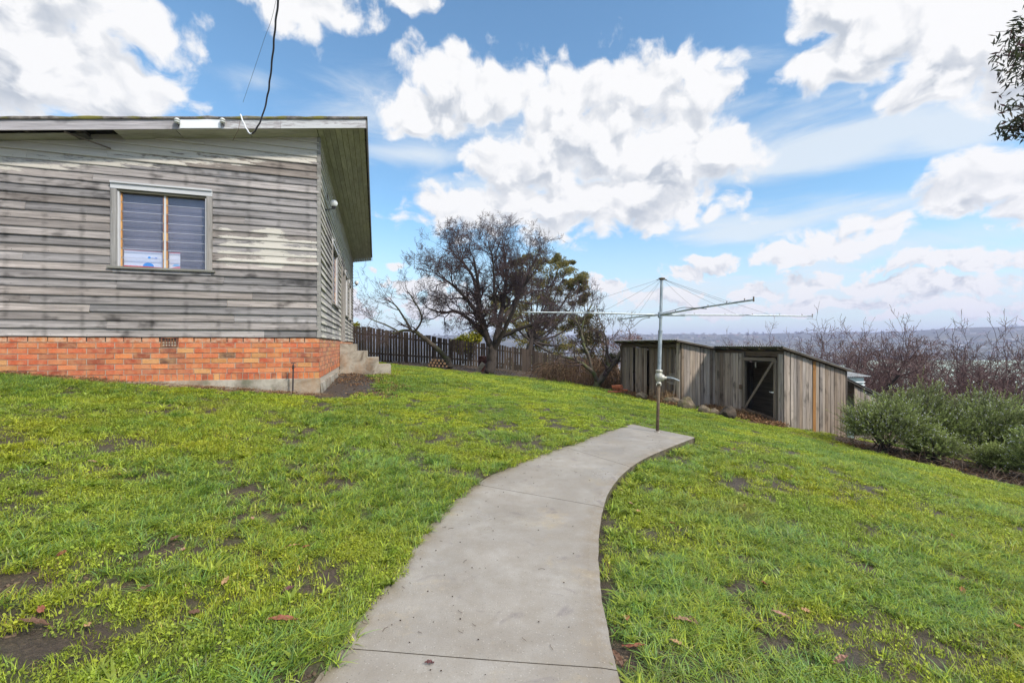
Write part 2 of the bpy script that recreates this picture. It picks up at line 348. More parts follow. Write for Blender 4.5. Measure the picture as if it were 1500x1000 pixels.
# grass : colour varies over the lawn in patches and from tuft to tuft
k=NT('grass_blades'); c=k.attr('Col').outputs['Color']; p=k.n('ShaderNodeNewGeometry').outputs['Position']; oi=k.n('ShaderNodeObjectInfo').outputs
f=k.noise(p,.9,4,.65); f2=k.noise(p,4.5,3,.6)
b=k.mix(k.mr(f,.40,.64,0,.85),c,k.mix(1,c,(1.36,1.10,.62),'MULTIPLY')); b=k.mix(k.mr(f2,.5,.72,0,.7),b,k.mix(1,c,(.55,.78,.7),'MULTIPLY'))
b=k.mix(k.mr(oi['Random'],.0,1,0,.5),b,k.mix(1,b,(1.08,1.10,.85),'MULTIPLY'))
b=k.mix(k.mr(k.noise(k.vm('ADD',p,(30,10,0)),.55,5,.7),.58,.72,0,.45),b,(.17,.12,.05))
k.set(Base_Color=b,Roughness=.42); k.b.inputs['Specular IOR Level'].default_value=.45
tr=k.n('ShaderNodeBsdfTranslucent',Color=b).outputs[0]; mx=k.n('ShaderNodeMixShader',_0=.4,_1=k.b.outputs[0],_2=tr)
k.t.links.new(mx.outputs[0],k.t.nodes['Material Output'].inputs['Surface']); M['grass']=k.m
k=NT('ground'); p=k.n('ShaderNodeNewGeometry').outputs['Position']; a=k.attr('Col'); s=k.n('ShaderNodeSeparateColor',_0=a.outputs['Color']).outputs
n1=k.noise(p,3,6,.7); n2=k.noise(p,38,5,.75); n3=k.noise(p,.9,4,.6)
soil=k.mix(k.mr(n1,.35,.68),(.026,.017,.012),(.080,.054,.036)); soil=k.mix(k.mr(n2,.5,.72,0,.8),soil,(.15,.105,.068)); soil=k.mix(k.mr(k.noise(p,130,3,.7),.35,.6,.5,0),soil,(.02,.014,.010))
soil=k.mix(k.ma('MULTIPLY',s[2],k.mr(n2,.35,.6)),soil,(.24,.15,.075))
under=k.mix(k.mr(n2,.35,.65),(.030,.032,.012),(.075,.085,.022)); farg=k.mix(k.mr(n3,.35,.65),(.05,.06,.03),(.12,.12,.07))
c=k.mix(s[0],under,soil); c=k.mix(s[1],c,farg)
k.set(Base_Color=c,Roughness=k.mr(n1,.4,.7,.45,.9)); k.bump(k.ma('ADD',n2,n1),.03,.8); M['ground']=k.m
# ------------------------------------------------------------------ camera, sun, sky
cam=bpy.data.cameras.new('camera'); co=bpy.data.objects.new('camera',cam); COL.objects.link(co); SC.camera=co
co.location=(0,0,EYE); co.rotation_euler=(math.pi/2,0,0); cam.sensor_width=36; cam.lens=F/1500*36; cam.shift_y=5/1500; cam.clip_start=.05; cam.clip_end=20000
SUN_EL,SUN_AZ=math.radians(42),math.radians(128)      # azimuth measured clockwise from +Y : behind, to the right
sd=np.array([math.sin(SUN_AZ)*math.cos(SUN_EL),math.cos(SUN_AZ)*math.cos(SUN_EL),math.sin(SUN_EL)])
L=bpy.data.lights.new('sun','SUN'); L.energy=SUN_E=3.5; L.angle=math.radians(5); L.color=(1,.91,.80)
lo=bpy.data.objects.new('sun',L); COL.objects.link(lo)
from mathutils import Vector
lo.rotation_euler=Vector(sd).to_track_quat('Z','Y').to_euler(); lo.location=(0,0,30)
SC.view_settings.view_transform='Standard'; SC.view_settings.look='None'; SC.view_settings.exposure=0.32; SC.view_settings.gamma=1
w=bpy.data.worlds.new('World'); SC.world=w; w.use_nodes=True; wt=w.node_tree
class WN(NT):
    def __init__(s): s.t=wt
w.cycles.sampling_method='MANUAL'; w.cycles.sample_map_resolution=256
k=WN(); bg=wt.nodes['Background']; SKY=.1
sky=k.n('ShaderNodeTexSky',{'sky_type':'NISHITA','sun_disc':False,'sun_elevation':SUN_EL,'sun_rotation':SUN_AZ,'air_density':1.0,'dust_density':.6,'ozone_density':1.5}).outputs[0]
D=k.n('ShaderNodeTexCoord').outputs['Generated']
sx,sy,sz=k.n('ShaderNodeSeparateXYZ',_0=D).outputs
az0=k.ma('ARCTAN2',sx,sy); el0=k.ma('ARCSINE',sz)
def azel(px,py):
    a=math.atan((px-750)/F); return a,math.atan((HY-py)/F*math.cos(a))
CL=[(40,50,215,75),(70,120,215,62),(205,128,85,36),(205,30,70,42),(0,-60,300,90),(430,2,110,34),(600,0,35,16),
 (650,110,75,36),(700,135,120,45),(625,165,80,34),(850,130,95,48),(955,125,75,38),(1035,130,45,48),(880,200,150,75),(790,240,120,60),(980,200,95,80),(960,280,130,55),(830,300,150,42),(690,310,95,32),(1000,300,80,30),(1060,210,40,40),
 (1300,50,120,62),(1430,30,170,80),(1250,95,95,28),(1390,120,120,42),(1185,95,40,16),(1500,60,120,90),(1230,-10,80,50),
 (1455,262,105,40),(1385,290,70,28),(1520,290,90,40),
 (1250,330,62,34),(1210,355,60,26),(1150,378,50,18),(1300,325,36,28),(1040,308,24,16),
 (1370,385,85,18),(1450,390,80,20),(1180,415,60,17),(1050,385,40,15),(1300,415,90,20),(1400,425,110,18),(1120,430,60,15),(1010,400,35,12),(1250,445,180,16),(1420,455,150,16),(960,440,60,12),(900,425,34,12),(1060,455,90,12),(870,415,20,10),
 (578,390,18,8),(540,400,16,7),(530,455,40,14),(610,425,60,20),(640,450,80,22),(505,425,20,8)]
PREB=[]
for px,py,rx,ry in CL:
    a,e=azel(px,py); ca=math.cos(a)
    PREB.append((a,e,rx/F*ca*ca*1.12,ry/F*ca*1.14))
# clouds in the half of the sky behind the photographer
for i in range(16):
    a=math.radians(75+i*13.5); PREB.append((a if a<math.pi else a-2*math.pi,math.radians(random.uniform(8,55)),random.uniform(.18,.42),random.uniform(.08,.2)))
q=k
P=k.n('ShaderNodeCombineXYZ',_0=az0,_1=el0,_2=0.0).outputs[0]
def n2(v,sc,det,ro,out='Fac'): return k.n('ShaderNodeTexNoise',{'noise_dimensions':'2D'},Vector=v,Scale=sc,Detail=det,Roughness=ro).outputs[out]
wv=q.vm('SCALE',q.vm('SUBTRACT',n2(P,9.,2.,.5,'Color'),(.5,.5,.5))); wv.node.inputs['Scale'].default_value=.05
Pw=q.vm('ADD',P,wv)
ksc=q.ma('DIVIDE',1.0,q.ma('ADD',.36,q.ma('MULTIPLY',q.ma('MAXIMUM',el0,0.0),1.35)))
def detail(V,dt):
    vx,vy,vz=q.n('ShaderNodeSeparateXYZ',_0=V).outputs; V=q.n('ShaderNodeCombineXYZ',_0=q.ma('MULTIPLY',vx,1.25),_1=q.ma('MULTIPLY',q.ma('LOGARITHM',q.ma('ADD',q.ma('MAXIMUM',vy,-.1),.28),2.718),.85),_2=0.0).outputs[0]
    nf=n2(q.vm('MULTIPLY',V,(1,1.35,1)),7.,dt,.60); nl=n2(q.vm('MULTIPLY',V,(1.5,.95,1)),15.,dt,.62); lw_=k.mr(el0,.10,.26,1,0,True)
    nf=q.ma('ADD',nf,q.ma('MULTIPLY',lw_,q.ma('MULTIPLY_ADD',q.ma('SUBTRACT',nl,.5),1.35,-.03)))
    vo=q.n('ShaderNodeTexVoronoi',{'feature':'F1','voronoi_dimensions':'2D'},Vector=q.vm('ADD',q.vm('MULTIPLY',V,(1,1.2,1)),(3.1,1.7,0)),Scale=17.).outputs['Distance']
    return q.ma('SUBTRACT',q.ma('MULTIPLY',q.ma('SUBTRACT',nf,.5),1.9),q.ma('MULTIPLY',q.ma('SUBTRACT',vo,.42),.42))
acc=None; acc1=None; DX,DY=.015,.045
for (a,e,ra,re) in PREB:
    d=q.n('ShaderNodeVectorMath',{'operation':'MULTIPLY_ADD'},_0=Pw,_1=(1/ra,1/re,0),_2=(-a/ra,-e/re,0)).outputs[0]
    v=q.n('ShaderNodeVectorMath',{'operation':'DOT_PRODUCT'},_0=d,_1=d).outputs['Value']
    acc=v if acc is None else q.ma('MINIMUM',acc,v)
    if abs(a)<1.0:
        dd=q.vm('ADD',d,(DX/ra,DY/re,0)); v1=q.n('ShaderNodeVectorMath',{'operation':'DOT_PRODUCT'},_0=dd,_1=dd).outputs['Value']
        acc1=v1 if acc1 is None else q.ma('MINIMUM',acc1,v1)
def cl_(x): return q.ma('MAXIMUM',q.ma('SUBTRACT',CB,q.ma('SQRT',x)),CB-1.8)
CB=1.0
b0=detail(Pw,9.); b1=detail(q.vm('ADD',Pw,(DX,DY,0)),4.); b2=detail(q.vm('ADD',Pw,(.010,.022,0)),5.)
d0=q.ma('ADD',cl_(acc),b0); d1=q.ma('ADD',cl_(acc1),b1)
cov=k.mr(d0,-.03,.40,0,1,True)
thick=k.ma('MULTIPLY',k.ma('MULTIPLY',k.mr(k.ma('SUBTRACT',d1,d0),-.25,.50,0,1,True),k.mr(d0,.05,.7,0,1,True)),k.mr(el0,.03,.22,.25,1))                       # cloud above this point : shaded base
relief=k.ma('SUBTRACT',b0,b2)                          # billow relief
lit=k.ma('ADD',k.mr(thick,0,1,1.0,.64),k.ma('MULTIPLY_ADD',k.ma('SUBTRACT',k.noise(k.vm('MULTIPLY',Pw,(1,1.6,1)),9.,4,.55),.5),.45,k.ma('MULTIPLY',relief,.34))); lit=k.ma('MINIMUM',k.ma('MAXIMUM',lit,.50),1.04)
ccol=k.mix(k.mr(lit,.6,.98),(.56,.61,.68),(1.0,1.0,1.0)); 
# thin high veil
Pv=k.n('ShaderNodeCombineXYZ',_0=az0,_1=el0,_2=3.).outputs[0]
veiln=k.noise(k.vm('MULTIPLY',Pv,(1.6,7,1)),1.8,7,.6,.6)
veil=None
for (px,py,rx,ry,am) in [(1200,215,360,50,1.0),(1000,250,300,45,.8),(620,225,130,24,.75),(700,270,120,22,.6),(1090,340,190,34,1.0),(1300,300,320,40,.7),(1250,370,380,45,.8),(1150,430,700,70,.95),(800,200,420,60,.5),(980,250,360,70,.9),(500,450,300,40,.5),(380,120,60,22,.45),(350,125,20,30,.3),(1400,190,160,50,.9)]:
    a,e=azel(px,py); dd=k.vm('MULTIPLY',k.vm('SUBTRACT',k.n('ShaderNodeCombineXYZ',_0=az0,_1=el0,_2=0.).outputs[0],(a,e,0)),(F/rx/math.cos(a)**2,F/ry/math.cos(a),0))
    v=k.ma('MULTIPLY',k.ma('SUBTRACT',1.0,k.n('ShaderNodeVectorMath',{'operation':'LENGTH'},_0=dd).outputs['Value']),am)
    veil=v if veil is None else k.ma('SMOOTH_MAX',veil,v,.2)
vf=k.ma('MULTIPLY',k.mr(k.ma('ADD',veil,k.ma('MULTIPLY',k.ma('SUBTRACT',veiln,.5),1.9)),-.05,.75,0,1,True),.80)
hz=k.mr(el0,-.01,.30,.75,0,True)
vf=k.ma('MAXIMUM',vf,hz)
# tint the physical sky a little towards the clear blue of the photograph
SKYM=1.0
skc=k.vm('MULTIPLY',sky,(1.32,1.74,1.78)); 
cs=k.vm('SCALE',ccol); cs.node.inputs['Scale'].default_value=.80/SKY
a1=k.mix(vf,skc,(6.9,7.4,7.7)); a2=k.mix(cov,a1,cs)
ov=k.mr(el0,.72,1.05,0,1,True)                     # unseen bright broken cloud overhead, added as fill light
ovm=k.ma('MULTIPLY',ov,k.mr(k.noise(D,2.2,5,.6),.35,.6)); a3=k.mix(ovm,a2,(23.,22.,20.5))
wt.links.new(a3,bg.inputs[0]); bg.inputs[1].default_value=SKY
# ------------------------------------------------------------------ ground sheet
N=222; A_=1.18; Bq=.0405
g1=A_*np.sinh(Bq*np.arange(-N,N+1)); X,Y=np.meshgrid(g1+.0,g1+3.0); X=X.ravel(); Y=Y.ravel()
ip=in_poly(X,Y,poly); dp=np.minimum(dist_line(X,Y,PLc),dist_line(X,Y,PRc))
Zg=zbase(X,Y); sm=soilmask(X,Y)
Zg=Zg-sm*.018*(np.hypot(X,Y-8)<25); Zg=np.where(ip,np.minimum(Zg,-.02)-.05*sstep(.0,.12,dp),Zg)
far=sstep(28,50,np.hypot(X,Y-8)); straw=np.clip(soilmask(X,Y)*0,0,1)
s_=-((X-C0[0])*U[0]+(Y-C0[1])*U[1]); t_=(X-C0[0])*Vv[0]+(Y-C0[1])*Vv[1]
straw=((t_>-.6)&(t_<.5)&(s_>.2)&(s_<9)).astype(float)*.9+((X-6.73)*.964+(Y-11)*.264>-1.9)*((X>3)&(Y>10)&(Y<18))*.5
mb=MB(); n1_=2*N+1; i=np.arange(n1_-1)[:,None]*n1_+np.arange(n1_-1)[None]; i=i.ravel()
sm=np.maximum(sm,(1-sstep(.36,.50,fbm(X*2.8,Y*2.8,4,21)))*.95)
mb.add(np.stack([X,Y,Zg],1),np.stack([i,i+1,i+1+n1_,i+n1_],1),np.stack([sm,far,np.clip(straw,0,1),np.ones_like(sm)],1))
tag(mb.build('ground',M['ground'],smooth=True),kind='structure')
# ------------------------------------------------------------------ path (slabs with joints)
mb=MB(); joints=[2*NL,7*NL,9*NL+4]; TH=.11
def slabz(x,y): return 0.0
a0=0
for j in joints+[len(PLc)-1]:
    K=20; l=PLc[a0:j+1].copy(); r=PRc[a0:j+1].copy()
    if a0>0: dl=(l[1]-l[0]); dr=(r[1]-r[0]); l[0]+=dl/np.linalg.norm(dl)*.006; r[0]+=dr/np.linalg.norm(dr)*.006
    m=len(l); tt=np.linspace(0,1,K+1)
    top=l[:,None,:]*(1-tt)[None,:,None]+r[:,None,:]*tt[None,:,None]
    edge=np.minimum(tt,1-tt)[None,:]*np.ones((m,1)); wob=(fbm(top[...,0]*14,top[...,1]*14,3,40)-.5)*.018
    dirx=(r-l)/np.linalg.norm(r-l,axis=1)[:,None]; top[:,0,:]+=dirx*wob[:,0:1]; top[:,-1,:]+=dirx*wob[:,-1:]*.6
    zt_=(fbm(top[...,0]*1.5,top[...,1]*1.5,2,41)-.5)*.006; zt_[:,0]-=.004; zt_[:,-1]-=.006
    V=np.concatenate([top,zt_[...,None]],2); G=np.concatenate([top,edge[...,None]],2)
    ii=(np.arange(m-1)[:,None]*(K+1)+np.arange(K)[None]).ravel()
    mb.add(V.reshape(-1,3),np.stack([ii,ii+1,ii+K+2,ii+K+1],1),g=G.reshape(-1,3))
    for side,sg in ((0,-1),(-1,1)):
        e=V[:,side,:]; lo_=e.copy(); lo_[:,2]-=TH; lo_[:,:2]-=dirx*sg*.02; lo_[:,:2]+=dirx*sg*((fbm(e[:,0]*9,e[:,1]*9,2,9)-.3)*.03)[:,None]
        st=np.concatenate([e,lo_]); q_=np.arange(m-1); mb.add(st,np.stack([q_,q_+1,q_+1+m,q_+m],1),g=st)
    for row in (0,-1):
        e=V[row]; lo_=e.copy(); lo_[:,2]-=TH; st=np.concatenate([e,lo_]); q_=np.arange(K); mb.add(st,np.stack([q_,q_+1,q_+K+2,q_+K+1],1),g=st)
    a0=j
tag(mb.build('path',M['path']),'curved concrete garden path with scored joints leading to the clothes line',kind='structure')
# ------------------------------------------------------------------ grass
def hsvjit(c,n,j=.18):
    c=np.asarray(c); return np.clip(c[None]*(1+rng.uniform(-j,j,(n,1)))*(1+rng.uniform(-j*.5,j*.5,(n,3))),0,1)
def blades(mb,n,R,h0,h1,w,cols,lean=.6,seg=3,root=None):
    th=rng.uniform(0,2*math.pi,n); r=R*np.sqrt(rng.uniform(0,1,n)); bx=r*np.cos(th); by=r*np.sin(th)
    h=rng.uniform(h0,h1,n); a=rng.uniform(0,2*math.pi,n)*.6+th*.4; ln=rng.uniform(.15,1,n)*lean*h; ww=w*rng.uniform(.7,1.3,n)
    dx,dy=np.cos(a),np.sin(a); V=[];C=[]; col=np.asarray(cols)[rng.integers(0,len(cols),n)]*rng.uniform(.40,1.35,(n,1))
    for i in range(seg+1):
        t=i/seg; cx=bx+dx*ln*t**1.7; cy=by+dy*ln*t**1.7; cz=h*(t-.22*lean*t*t)-.004; hw=ww*.5*(1-t**2.2)+.0002
        V.append(np.stack([cx-dy*hw,cy+dx*hw,cz],1)); V.append(np.stack([cx+dy*hw,cy-dx*hw,cz],1)); s=.55+.55*t; C+=[col*1.0,col*1.0]
    V=np.stack(V,1); C=np.stack(C,1); m=2*(seg+1); b=(np.arange(n)*m)[:,None]; fs=[]
    for i in range(seg): fs.append(np.concatenate([b+2*i,b+2*i+1,b+2*i+3,b+2*i+2],1))
    mb.add(V.reshape(-1,3),np.concatenate(fs),C.reshape(-1,3))
def clover(mb,n,R,r0,r1,h,cols):
    th=rng.uniform(0,2*math.pi,n); r=R*np.sqrt(rng.uniform(0,1,n)); P=np.stack([r*np.cos(th),r*np.sin(th),rng.uniform(.2,1,n)*h],1)
    rr=rng.uniform(r0,r1,n); ti=rng.normal(0,.38,(n,2)); yaw=rng.uniform(0,6.28,n); X1=np.stack([np.cos(yaw),np.sin(yaw),ti[:,0]],1); Y1=np.stack([-np.sin(yaw),np.cos(yaw),ti[:,1]],1)
    a=np.arange(6)*math.pi/3; V=P[:,None]+rr[:,None,None]*(X1[:,None]*(np.cos(a)*1.15)[None,:,None]+Y1[:,None]*np.sin(a)[None,:,None]*.85)
    V[:,:,2]-=0; col=np.asarray(cols)[rng.integers(0,len(cols),n)]*rng.uniform(.45,1.05,(n,1)); C=np.repeat(col[:,None],6,1)
    mb.add(V.reshape(-1,3),(np.arange(n)*6)[:,None]+np.arange(6)[None],C.reshape(-1,3))
G1=(.32,.42,.05); G2=(.38,.49,.05); G3=(.235,.34,.055); G4=(.44,.56,.07); DR=(.42,.33,.16); BL=(.17,.30,.085)
tc=bpy.data.collections.new('grass_tufts')
C2=(.33,.41,.05); C4=(.33,.44,.065)
def tuft(nm,fn):
    mb=MB(); fn(mb); o=mb.build(nm,M['grass']); COL.objects.unlink(o); tc.objects.link(o)
for v in range(3): tuft('a%02d_tuft'%v,lambda mb:(blades(mb,26,.05,.02,.05,.0030,[G1,G2,G3,G1],.9),clover(mb,5,.05,.004,.008,.02,[G2,G4]),blades(mb,2,.05,.02,.04,.003,[DR],1.2)))
for v in range(2): tuft('b%02d_tuft'%v,lambda mb:(blades(mb,30,.045,.03,.085,.0042,[BL,G3,G1,BL],1.7,4),blades(mb,3,.05,.03,.07,.004,[(.42,.46,.22)],1.7,4)))
for v in range(3): tuft('c%02d_tuft'%v,lambda mb:(clover(mb,52,.06,.0028,.0062,.024,[C2,C4,G1,G3]),blades(mb,22,.06,.02,.05,.0026,[G2,G1,G3],.9)))
tuft('d00_tuft',lambda mb:(blades(mb,11,.008,.05,.085,.016,[G3,G1],1.5,4)))
tuft('e00_tuft',lambda mb:blades(mb,14,.07,.006,.02,.0022,[DR,(.2,.13,.06),(.33,.27,.13)],3.5,2))
for v in range(3): tuft('f%02d_tuft'%v,lambda mb:(blades(mb,80,.13,.02,.05,.006,[G1,G2,G3,G4],.8,2),clover(mb,16,.13,.01,.016,.03,[G2,G4])))
for v in range(2): tuft('g%02d_tuft'%v,lambda mb:blades(mb,60,.10,.04,.085,.007,[BL,G3,G1],.9,3))
IDX=dict(a=(0,3),b=(3,5),c=(5,8),d=(8,9),e=(9,10),f=(10,13),g=(13,15))
def scatter(n_per,dmin,dmax,kinds,probs,smin,smax,xlim=1.28):
    area=xlim*(dmax**2-dmin**2); n=int(n_per*area)
    y=np.sqrt(rng.uniform(dmin**2,dmax**2,n)); x=rng.uniform(-xlim,xlim,n)*y
    sm=soilmask(x,y); dens=1-sm
    ip=in_poly(x,y,poly); dl=dist_line(x,y,PLc); dr=dist_line(x,y,PRc)
    # grass creeps a few centimetres over the left edge of the path
    ok=(~ip)|((dl<.035*fbm(x*8,y*8,2,77)*2)&(y<6.5)&(rng.uniform(0,1,n)<.35))
    ok&=~((dr<.03)&(~ip)&(y>1.0))
    s=-((x-C0[0])*U[0]+(y-C0[1])*U[1]); t=(x-C0[0])*Vv[0]+(y-C0[1])*Vv[1]; ok&=~((s>-.05)&(t>-.05))
    thin=.26+.74*sstep(.36,.54,fbm(x*2.8,y*2.8,4,21))
    ok&=rng.uniform(0,1,n)<np.maximum(np.clip(dens*1.25-.12,0,1)*thin,.07*(y<7)*(np.hypot(x-3.0,0)>-1)*(sm<.97))
    x=x[ok];y=y[ok]; n=len(x)
    p=np.array(probs); kd=np.zeros(n,int); lush=fbm(x*1.1,y*1.1,3,31); r=rng.uniform(0,1,n)
    # patches: lush blades / clover
    cl=fbm(x*1.7+5,y*1.7,3,32)
    kind=np.full(n,kinds[0],dtype=object)
    if 'c' in kinds:
        kind[:]='a'; m=(cl+rng.normal(0,.11,n))>.60; kind[m]='c'; kind[(lush+rng.normal(0,.09,n))>.55]='b'; kind[r>.985]='d'; kind[(r<.07)]='e'
        edge=(dist_line(x,y,PRc)<.35)&(x>0)&(r>.86); kind[edge]='d'
    else:
        kind[:]='f'; kind[(lush+rng.normal(0,.08,n))>.60]='g'; kind[r<.03]='e'
    ix=np.array([rng.integers(*IDX[q]) for q in kind])
    return x,y,ix,rng.uniform(smin,smax,n)
S=[scatter(980,1.2,3.4,'abc',[1],.7,1.2),scatter(520,3.4,6.5,'abc',[1],.9,1.5),scatter(250,6.5,11,'fg',[1],.55,.85),scatter(125,11,22,'fg',[1],.8,1.25)]
gx=np.concatenate([s[0] for s in S]); gy=np.concatenate([s[1] for s in S]); gi_=np.concatenate([s[2] for s in S]); gs=np.concatenate([s[3] for s in S])
print('tufts',len(gx))
gz=zbase(gx,gy)-.002; gz=np.where(in_poly(gx,gy,poly),.002,gz)
def inst(name,x,y,z,idx,scl,coll,mat):
    me=bpy.data.meshes.new(name); me.vertices.add(len(x)); me.vertices.foreach_set('co',np.stack([x,y,z],1).astype(np.float32).ravel())
    a=me.attributes.new('idx','INT','POINT'); a.data.foreach_set('value',idx.astype(np.int32))
    a=me.attributes.new('scl','FLOAT','POINT'); a.data.foreach_set('value',scl.astype(np.float32))
    a=me.attributes.new('rot','FLOAT_VECTOR','POINT'); rr=np.stack([rng.normal(0,.12,len(x)),rng.normal(0,.12,len(x)),rng.uniform(0,6.283,len(x))],1); a.data.foreach_set('vector',rr.astype(np.float32).ravel())
    me.materials.append(mat)
    o=bpy.data.objects.new(name,me); COL.objects.link(o)
    ng=bpy.data.node_groups.new(name+'_nodes','GeometryNodeTree'); ng.interface.new_socket('Geometry',in_out='INPUT',socket_type='NodeSocketGeometry'); ng.interface.new_socket('Geometry',in_out='OUTPUT',socket_type='NodeSocketGeometry')
    nn=ng.nodes; i_=nn.new('NodeGroupInput'); o_=nn.new('NodeGroupOutput'); ip_=nn.new('GeometryNodeInstanceOnPoints'); ci=nn.new('GeometryNodeCollectionInfo')
    ci.inputs[0].default_value=coll; ci.inputs['Separate Children'].default_value=True; ci.inputs['Reset Children'].default_value=True
    def na(nm,tp): q=nn.new('GeometryNodeInputNamedAttribute'); q.data_type=tp; q.inputs[0].default_value=nm; return q.outputs['Attribute']
    ip_.inputs['Pick Instance'].default_value=True
    l=ng.links.new; l(i_.outputs[0],ip_.inputs['Points']); l(ci.outputs[0],ip_.inputs['Instance']); l(na('idx','INT'),ip_.inputs['Instance Index']); l(na('rot','FLOAT_VECTOR'),ip_.inputs['Rotation']); l(na('scl','FLOAT'),ip_.inputs['Scale']); l(ip_.outputs[0],o_.inputs[0])
    md=o.modifiers.new('scatter','NODES'); md.node_group=ng
    return o
tag(inst('lawn_grass',gx,gy,gz,gi_,gs,tc,M['grass']),'short green grass and clover of the lawn','grass',kind='stuff')
# ------------------------------------------------------------------ HOUSE
ZS=1.534; RS=.15
house=empty('weatherboard_house','old weathered grey timber house on an orange brick base with wide eaves','house',loc=tuple(W(0,0,.5)))
def part(mb,name,mat,parent,label=None,smooth=False):
    o=mb.build(name,mat,None,smooth)
    o.parent=parent
    l=np.zeros(3); p=parent
    while p is not None: l+=np.array(p.location); p=p.parent
    o.location=tuple(-l)       # geometry is in world coordinates
    if label: o['label']=label
    return o
def grey(): 
    v=random.uniform(.20,.36); t=random.uniform(-.012,.02); return (v+t+.012,v+.002,v-.012-t*.5)
def clap(mb,P,dirv,nrm,z,h,a,b,tint,pfun,jit=0):
    """one weatherboard piece from a to b along dirv; wedge section"""
    n=max(2,int((b-a)/.22)+1); xs=np.linspace(a,b,n); off=np.array([random.uniform(0,90),random.uniform(0,90),random.uniform(0,90)])
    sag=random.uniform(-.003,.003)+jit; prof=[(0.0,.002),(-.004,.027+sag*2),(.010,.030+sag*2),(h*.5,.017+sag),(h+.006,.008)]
    V=[];G=[];C=[]
    tl=random.gauss(0,.0012)
    for x in xs:
        wz=tl*(x-a)+random.gauss(0,.0016)
        for (zz,o) in prof:
            zz=zz+(wz if zz<.02 else 0)
            p=np.asarray(P)+dirv*x+Zv*(z+zz)+nrm*o; V.append(p); G.append(off+np.array([x,zz,o])); pa=pfun(x,z+zz); pa+=.24 if (zz<.02 and pa>.37) else 0; C.append(tuple(np.array(tint)*(.35 if o<.005 and zz<=0 else (.9 if zz<0 else 1)))+(pa,))  # lap shadow painted into the tint: darker board underside and lip
    m=len(prof); f=[(i*m+j,(i+1)*m+j,(i+1)*m+j+1,i*m+j+1) for i in range(n-1) for j in range(m-1)]
    f+=[tuple(range(m)),tuple((n-1)*m+j for j in range(m))]
    mb.add(V,f,C,G)
def wall(P,dirv,nrm,L,z0,n,h,holes,ztop,pfun,joints=(2.6,5.5),tintf=grey,endcut=None):
    mb=MB()
    for k_ in range(n):
        z=z0+k_*h; Lm=L
        if ztop is not None:
            Lm=min(L,ztop(z));
            if Lm<.05: continue
        segs=[(0.0,Lm,z,h)]
        for (a,b,za,zb) in holes:
            ns=[]
            for (s0,s1,zz,hh) in segs:
                if zz+hh<=za+1e-6 or zz>=zb-1e-6 or s1<=a or s0>=b: ns.append((s0,s1,zz,hh)); continue
                if s0<a: ns.append((s0,a,zz,hh))
                if s1>b: ns.append((b,s1,zz,hh))
                if zz<za-.015: ns.append((max(a,s0),min(b,s1),zz,za-zz))
                if zz+hh>zb+.015: ns.append((max(a,s0),min(b,s1),zb,zz+hh-zb))
            segs=ns
        for (s0,s1,zz,hh) in segs:
            if hh>.1:
                for nx in np.arange(.12,L,.46):
                    if s0+.02<nx<s1-.02: mb.obox(np.asarray(P)+dirv*(nx+random.uniform(-.02,.02)-.003)+Zv*(zz+.022)+nrm*.02,dirv*.006,Zv*.006,nrm*.0075,(.035,.028,.024,0))
            x=s0; first=True
            while x<s1-.01:
                e=x+random.uniform(*joints)*(random.uniform(.2,1) if first else 1); first=False
                if s1-e<.35: e=s1
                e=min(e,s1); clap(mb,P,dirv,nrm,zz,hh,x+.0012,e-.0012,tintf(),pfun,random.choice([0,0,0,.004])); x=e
    return mb
WIN=(1.66,3.01,2.645,3.92)
def pf(s,z):
    v=.30
    if 0<s<1.62 and 2.70<z<3.42: v=.42+.40*math.exp(-((s-.78)/.13)**2)+.14*math.exp(-((s-1.55)/.15)**2)-.1*(z>3.25)
    top=5.1-RS*s
    if z>top-.20: v=.85
    elif z>top-.45: v=.52
    return v
def tf():
    v=random.uniform(.18,.36); t=random.uniform(-.008,.018); return (v*1.10+t,v*1.02,v*1.00-t)
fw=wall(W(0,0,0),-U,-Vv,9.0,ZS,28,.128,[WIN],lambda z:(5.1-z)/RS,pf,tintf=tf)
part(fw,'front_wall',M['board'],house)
WINS=[(2.25,3.75,2.36,3.74),(6.7,7.9,2.36,3.74),(8.9,10.2,2.36,3.74),(5.0,5.95,1.50,3.62)]
def pfs(t,z):
    return .36+.28*(z>4.0)+.10*math.sin(t*3)
def tsd():
    v=random.uniform(.26,.40); return (v*1.06,v,v*.95)
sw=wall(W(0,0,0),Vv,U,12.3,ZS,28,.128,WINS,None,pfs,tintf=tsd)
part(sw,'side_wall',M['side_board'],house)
mb=MB()
# carcass behind the boards (keeps the light out), with openings left for the windows
def carcass(P,dirv,inn,L,z0,z1,holes):
    xs=sorted({0,L}|{h[0] for h in holes}|{h[1] for h in holes})
    for a,b in zip(xs[:-1],xs[1:]):
        zs=[z0]; 
        for h in holes:
            if h[0]<=a+1e-6 and h[1]>=b-1e-6: zs+=[h[2],h[3]]
        zs.append(z1)
        for i in range(0,len(zs),2):
            if zs[i+1]-zs[i]>.01: mb.obox(P+dirv*a+Zv*zs[i]+inn*.0,dirv*(b-a),Zv*(zs[i+1]-zs[i]),inn*.1,(.06,.055,.05,0))
carcass(W(.0,.003,0),-U,Vv,5.4,1.45,4.30,[WIN]); carcass(W(5.4,.003,0),-U,Vv,3.6,1.45,3.75,[])
carcass(W(.003,.11,0),Vv,-U,12.1,1.45,5.06,WINS)
mb.obox(W(0,12.29,.5),-U*9,Zv*3.2,-Vv*.1,(.2,.19,.18,0)); mb.obox(W(9,.1,.5),Vv*12.2,Zv*3.2,-U*-.1,(.2,.19,.18,0))
mb.obox(W(.2,.2,1.46),-U*8.7,Vv*12,Zv*.03,(.1,.08,.06,0))
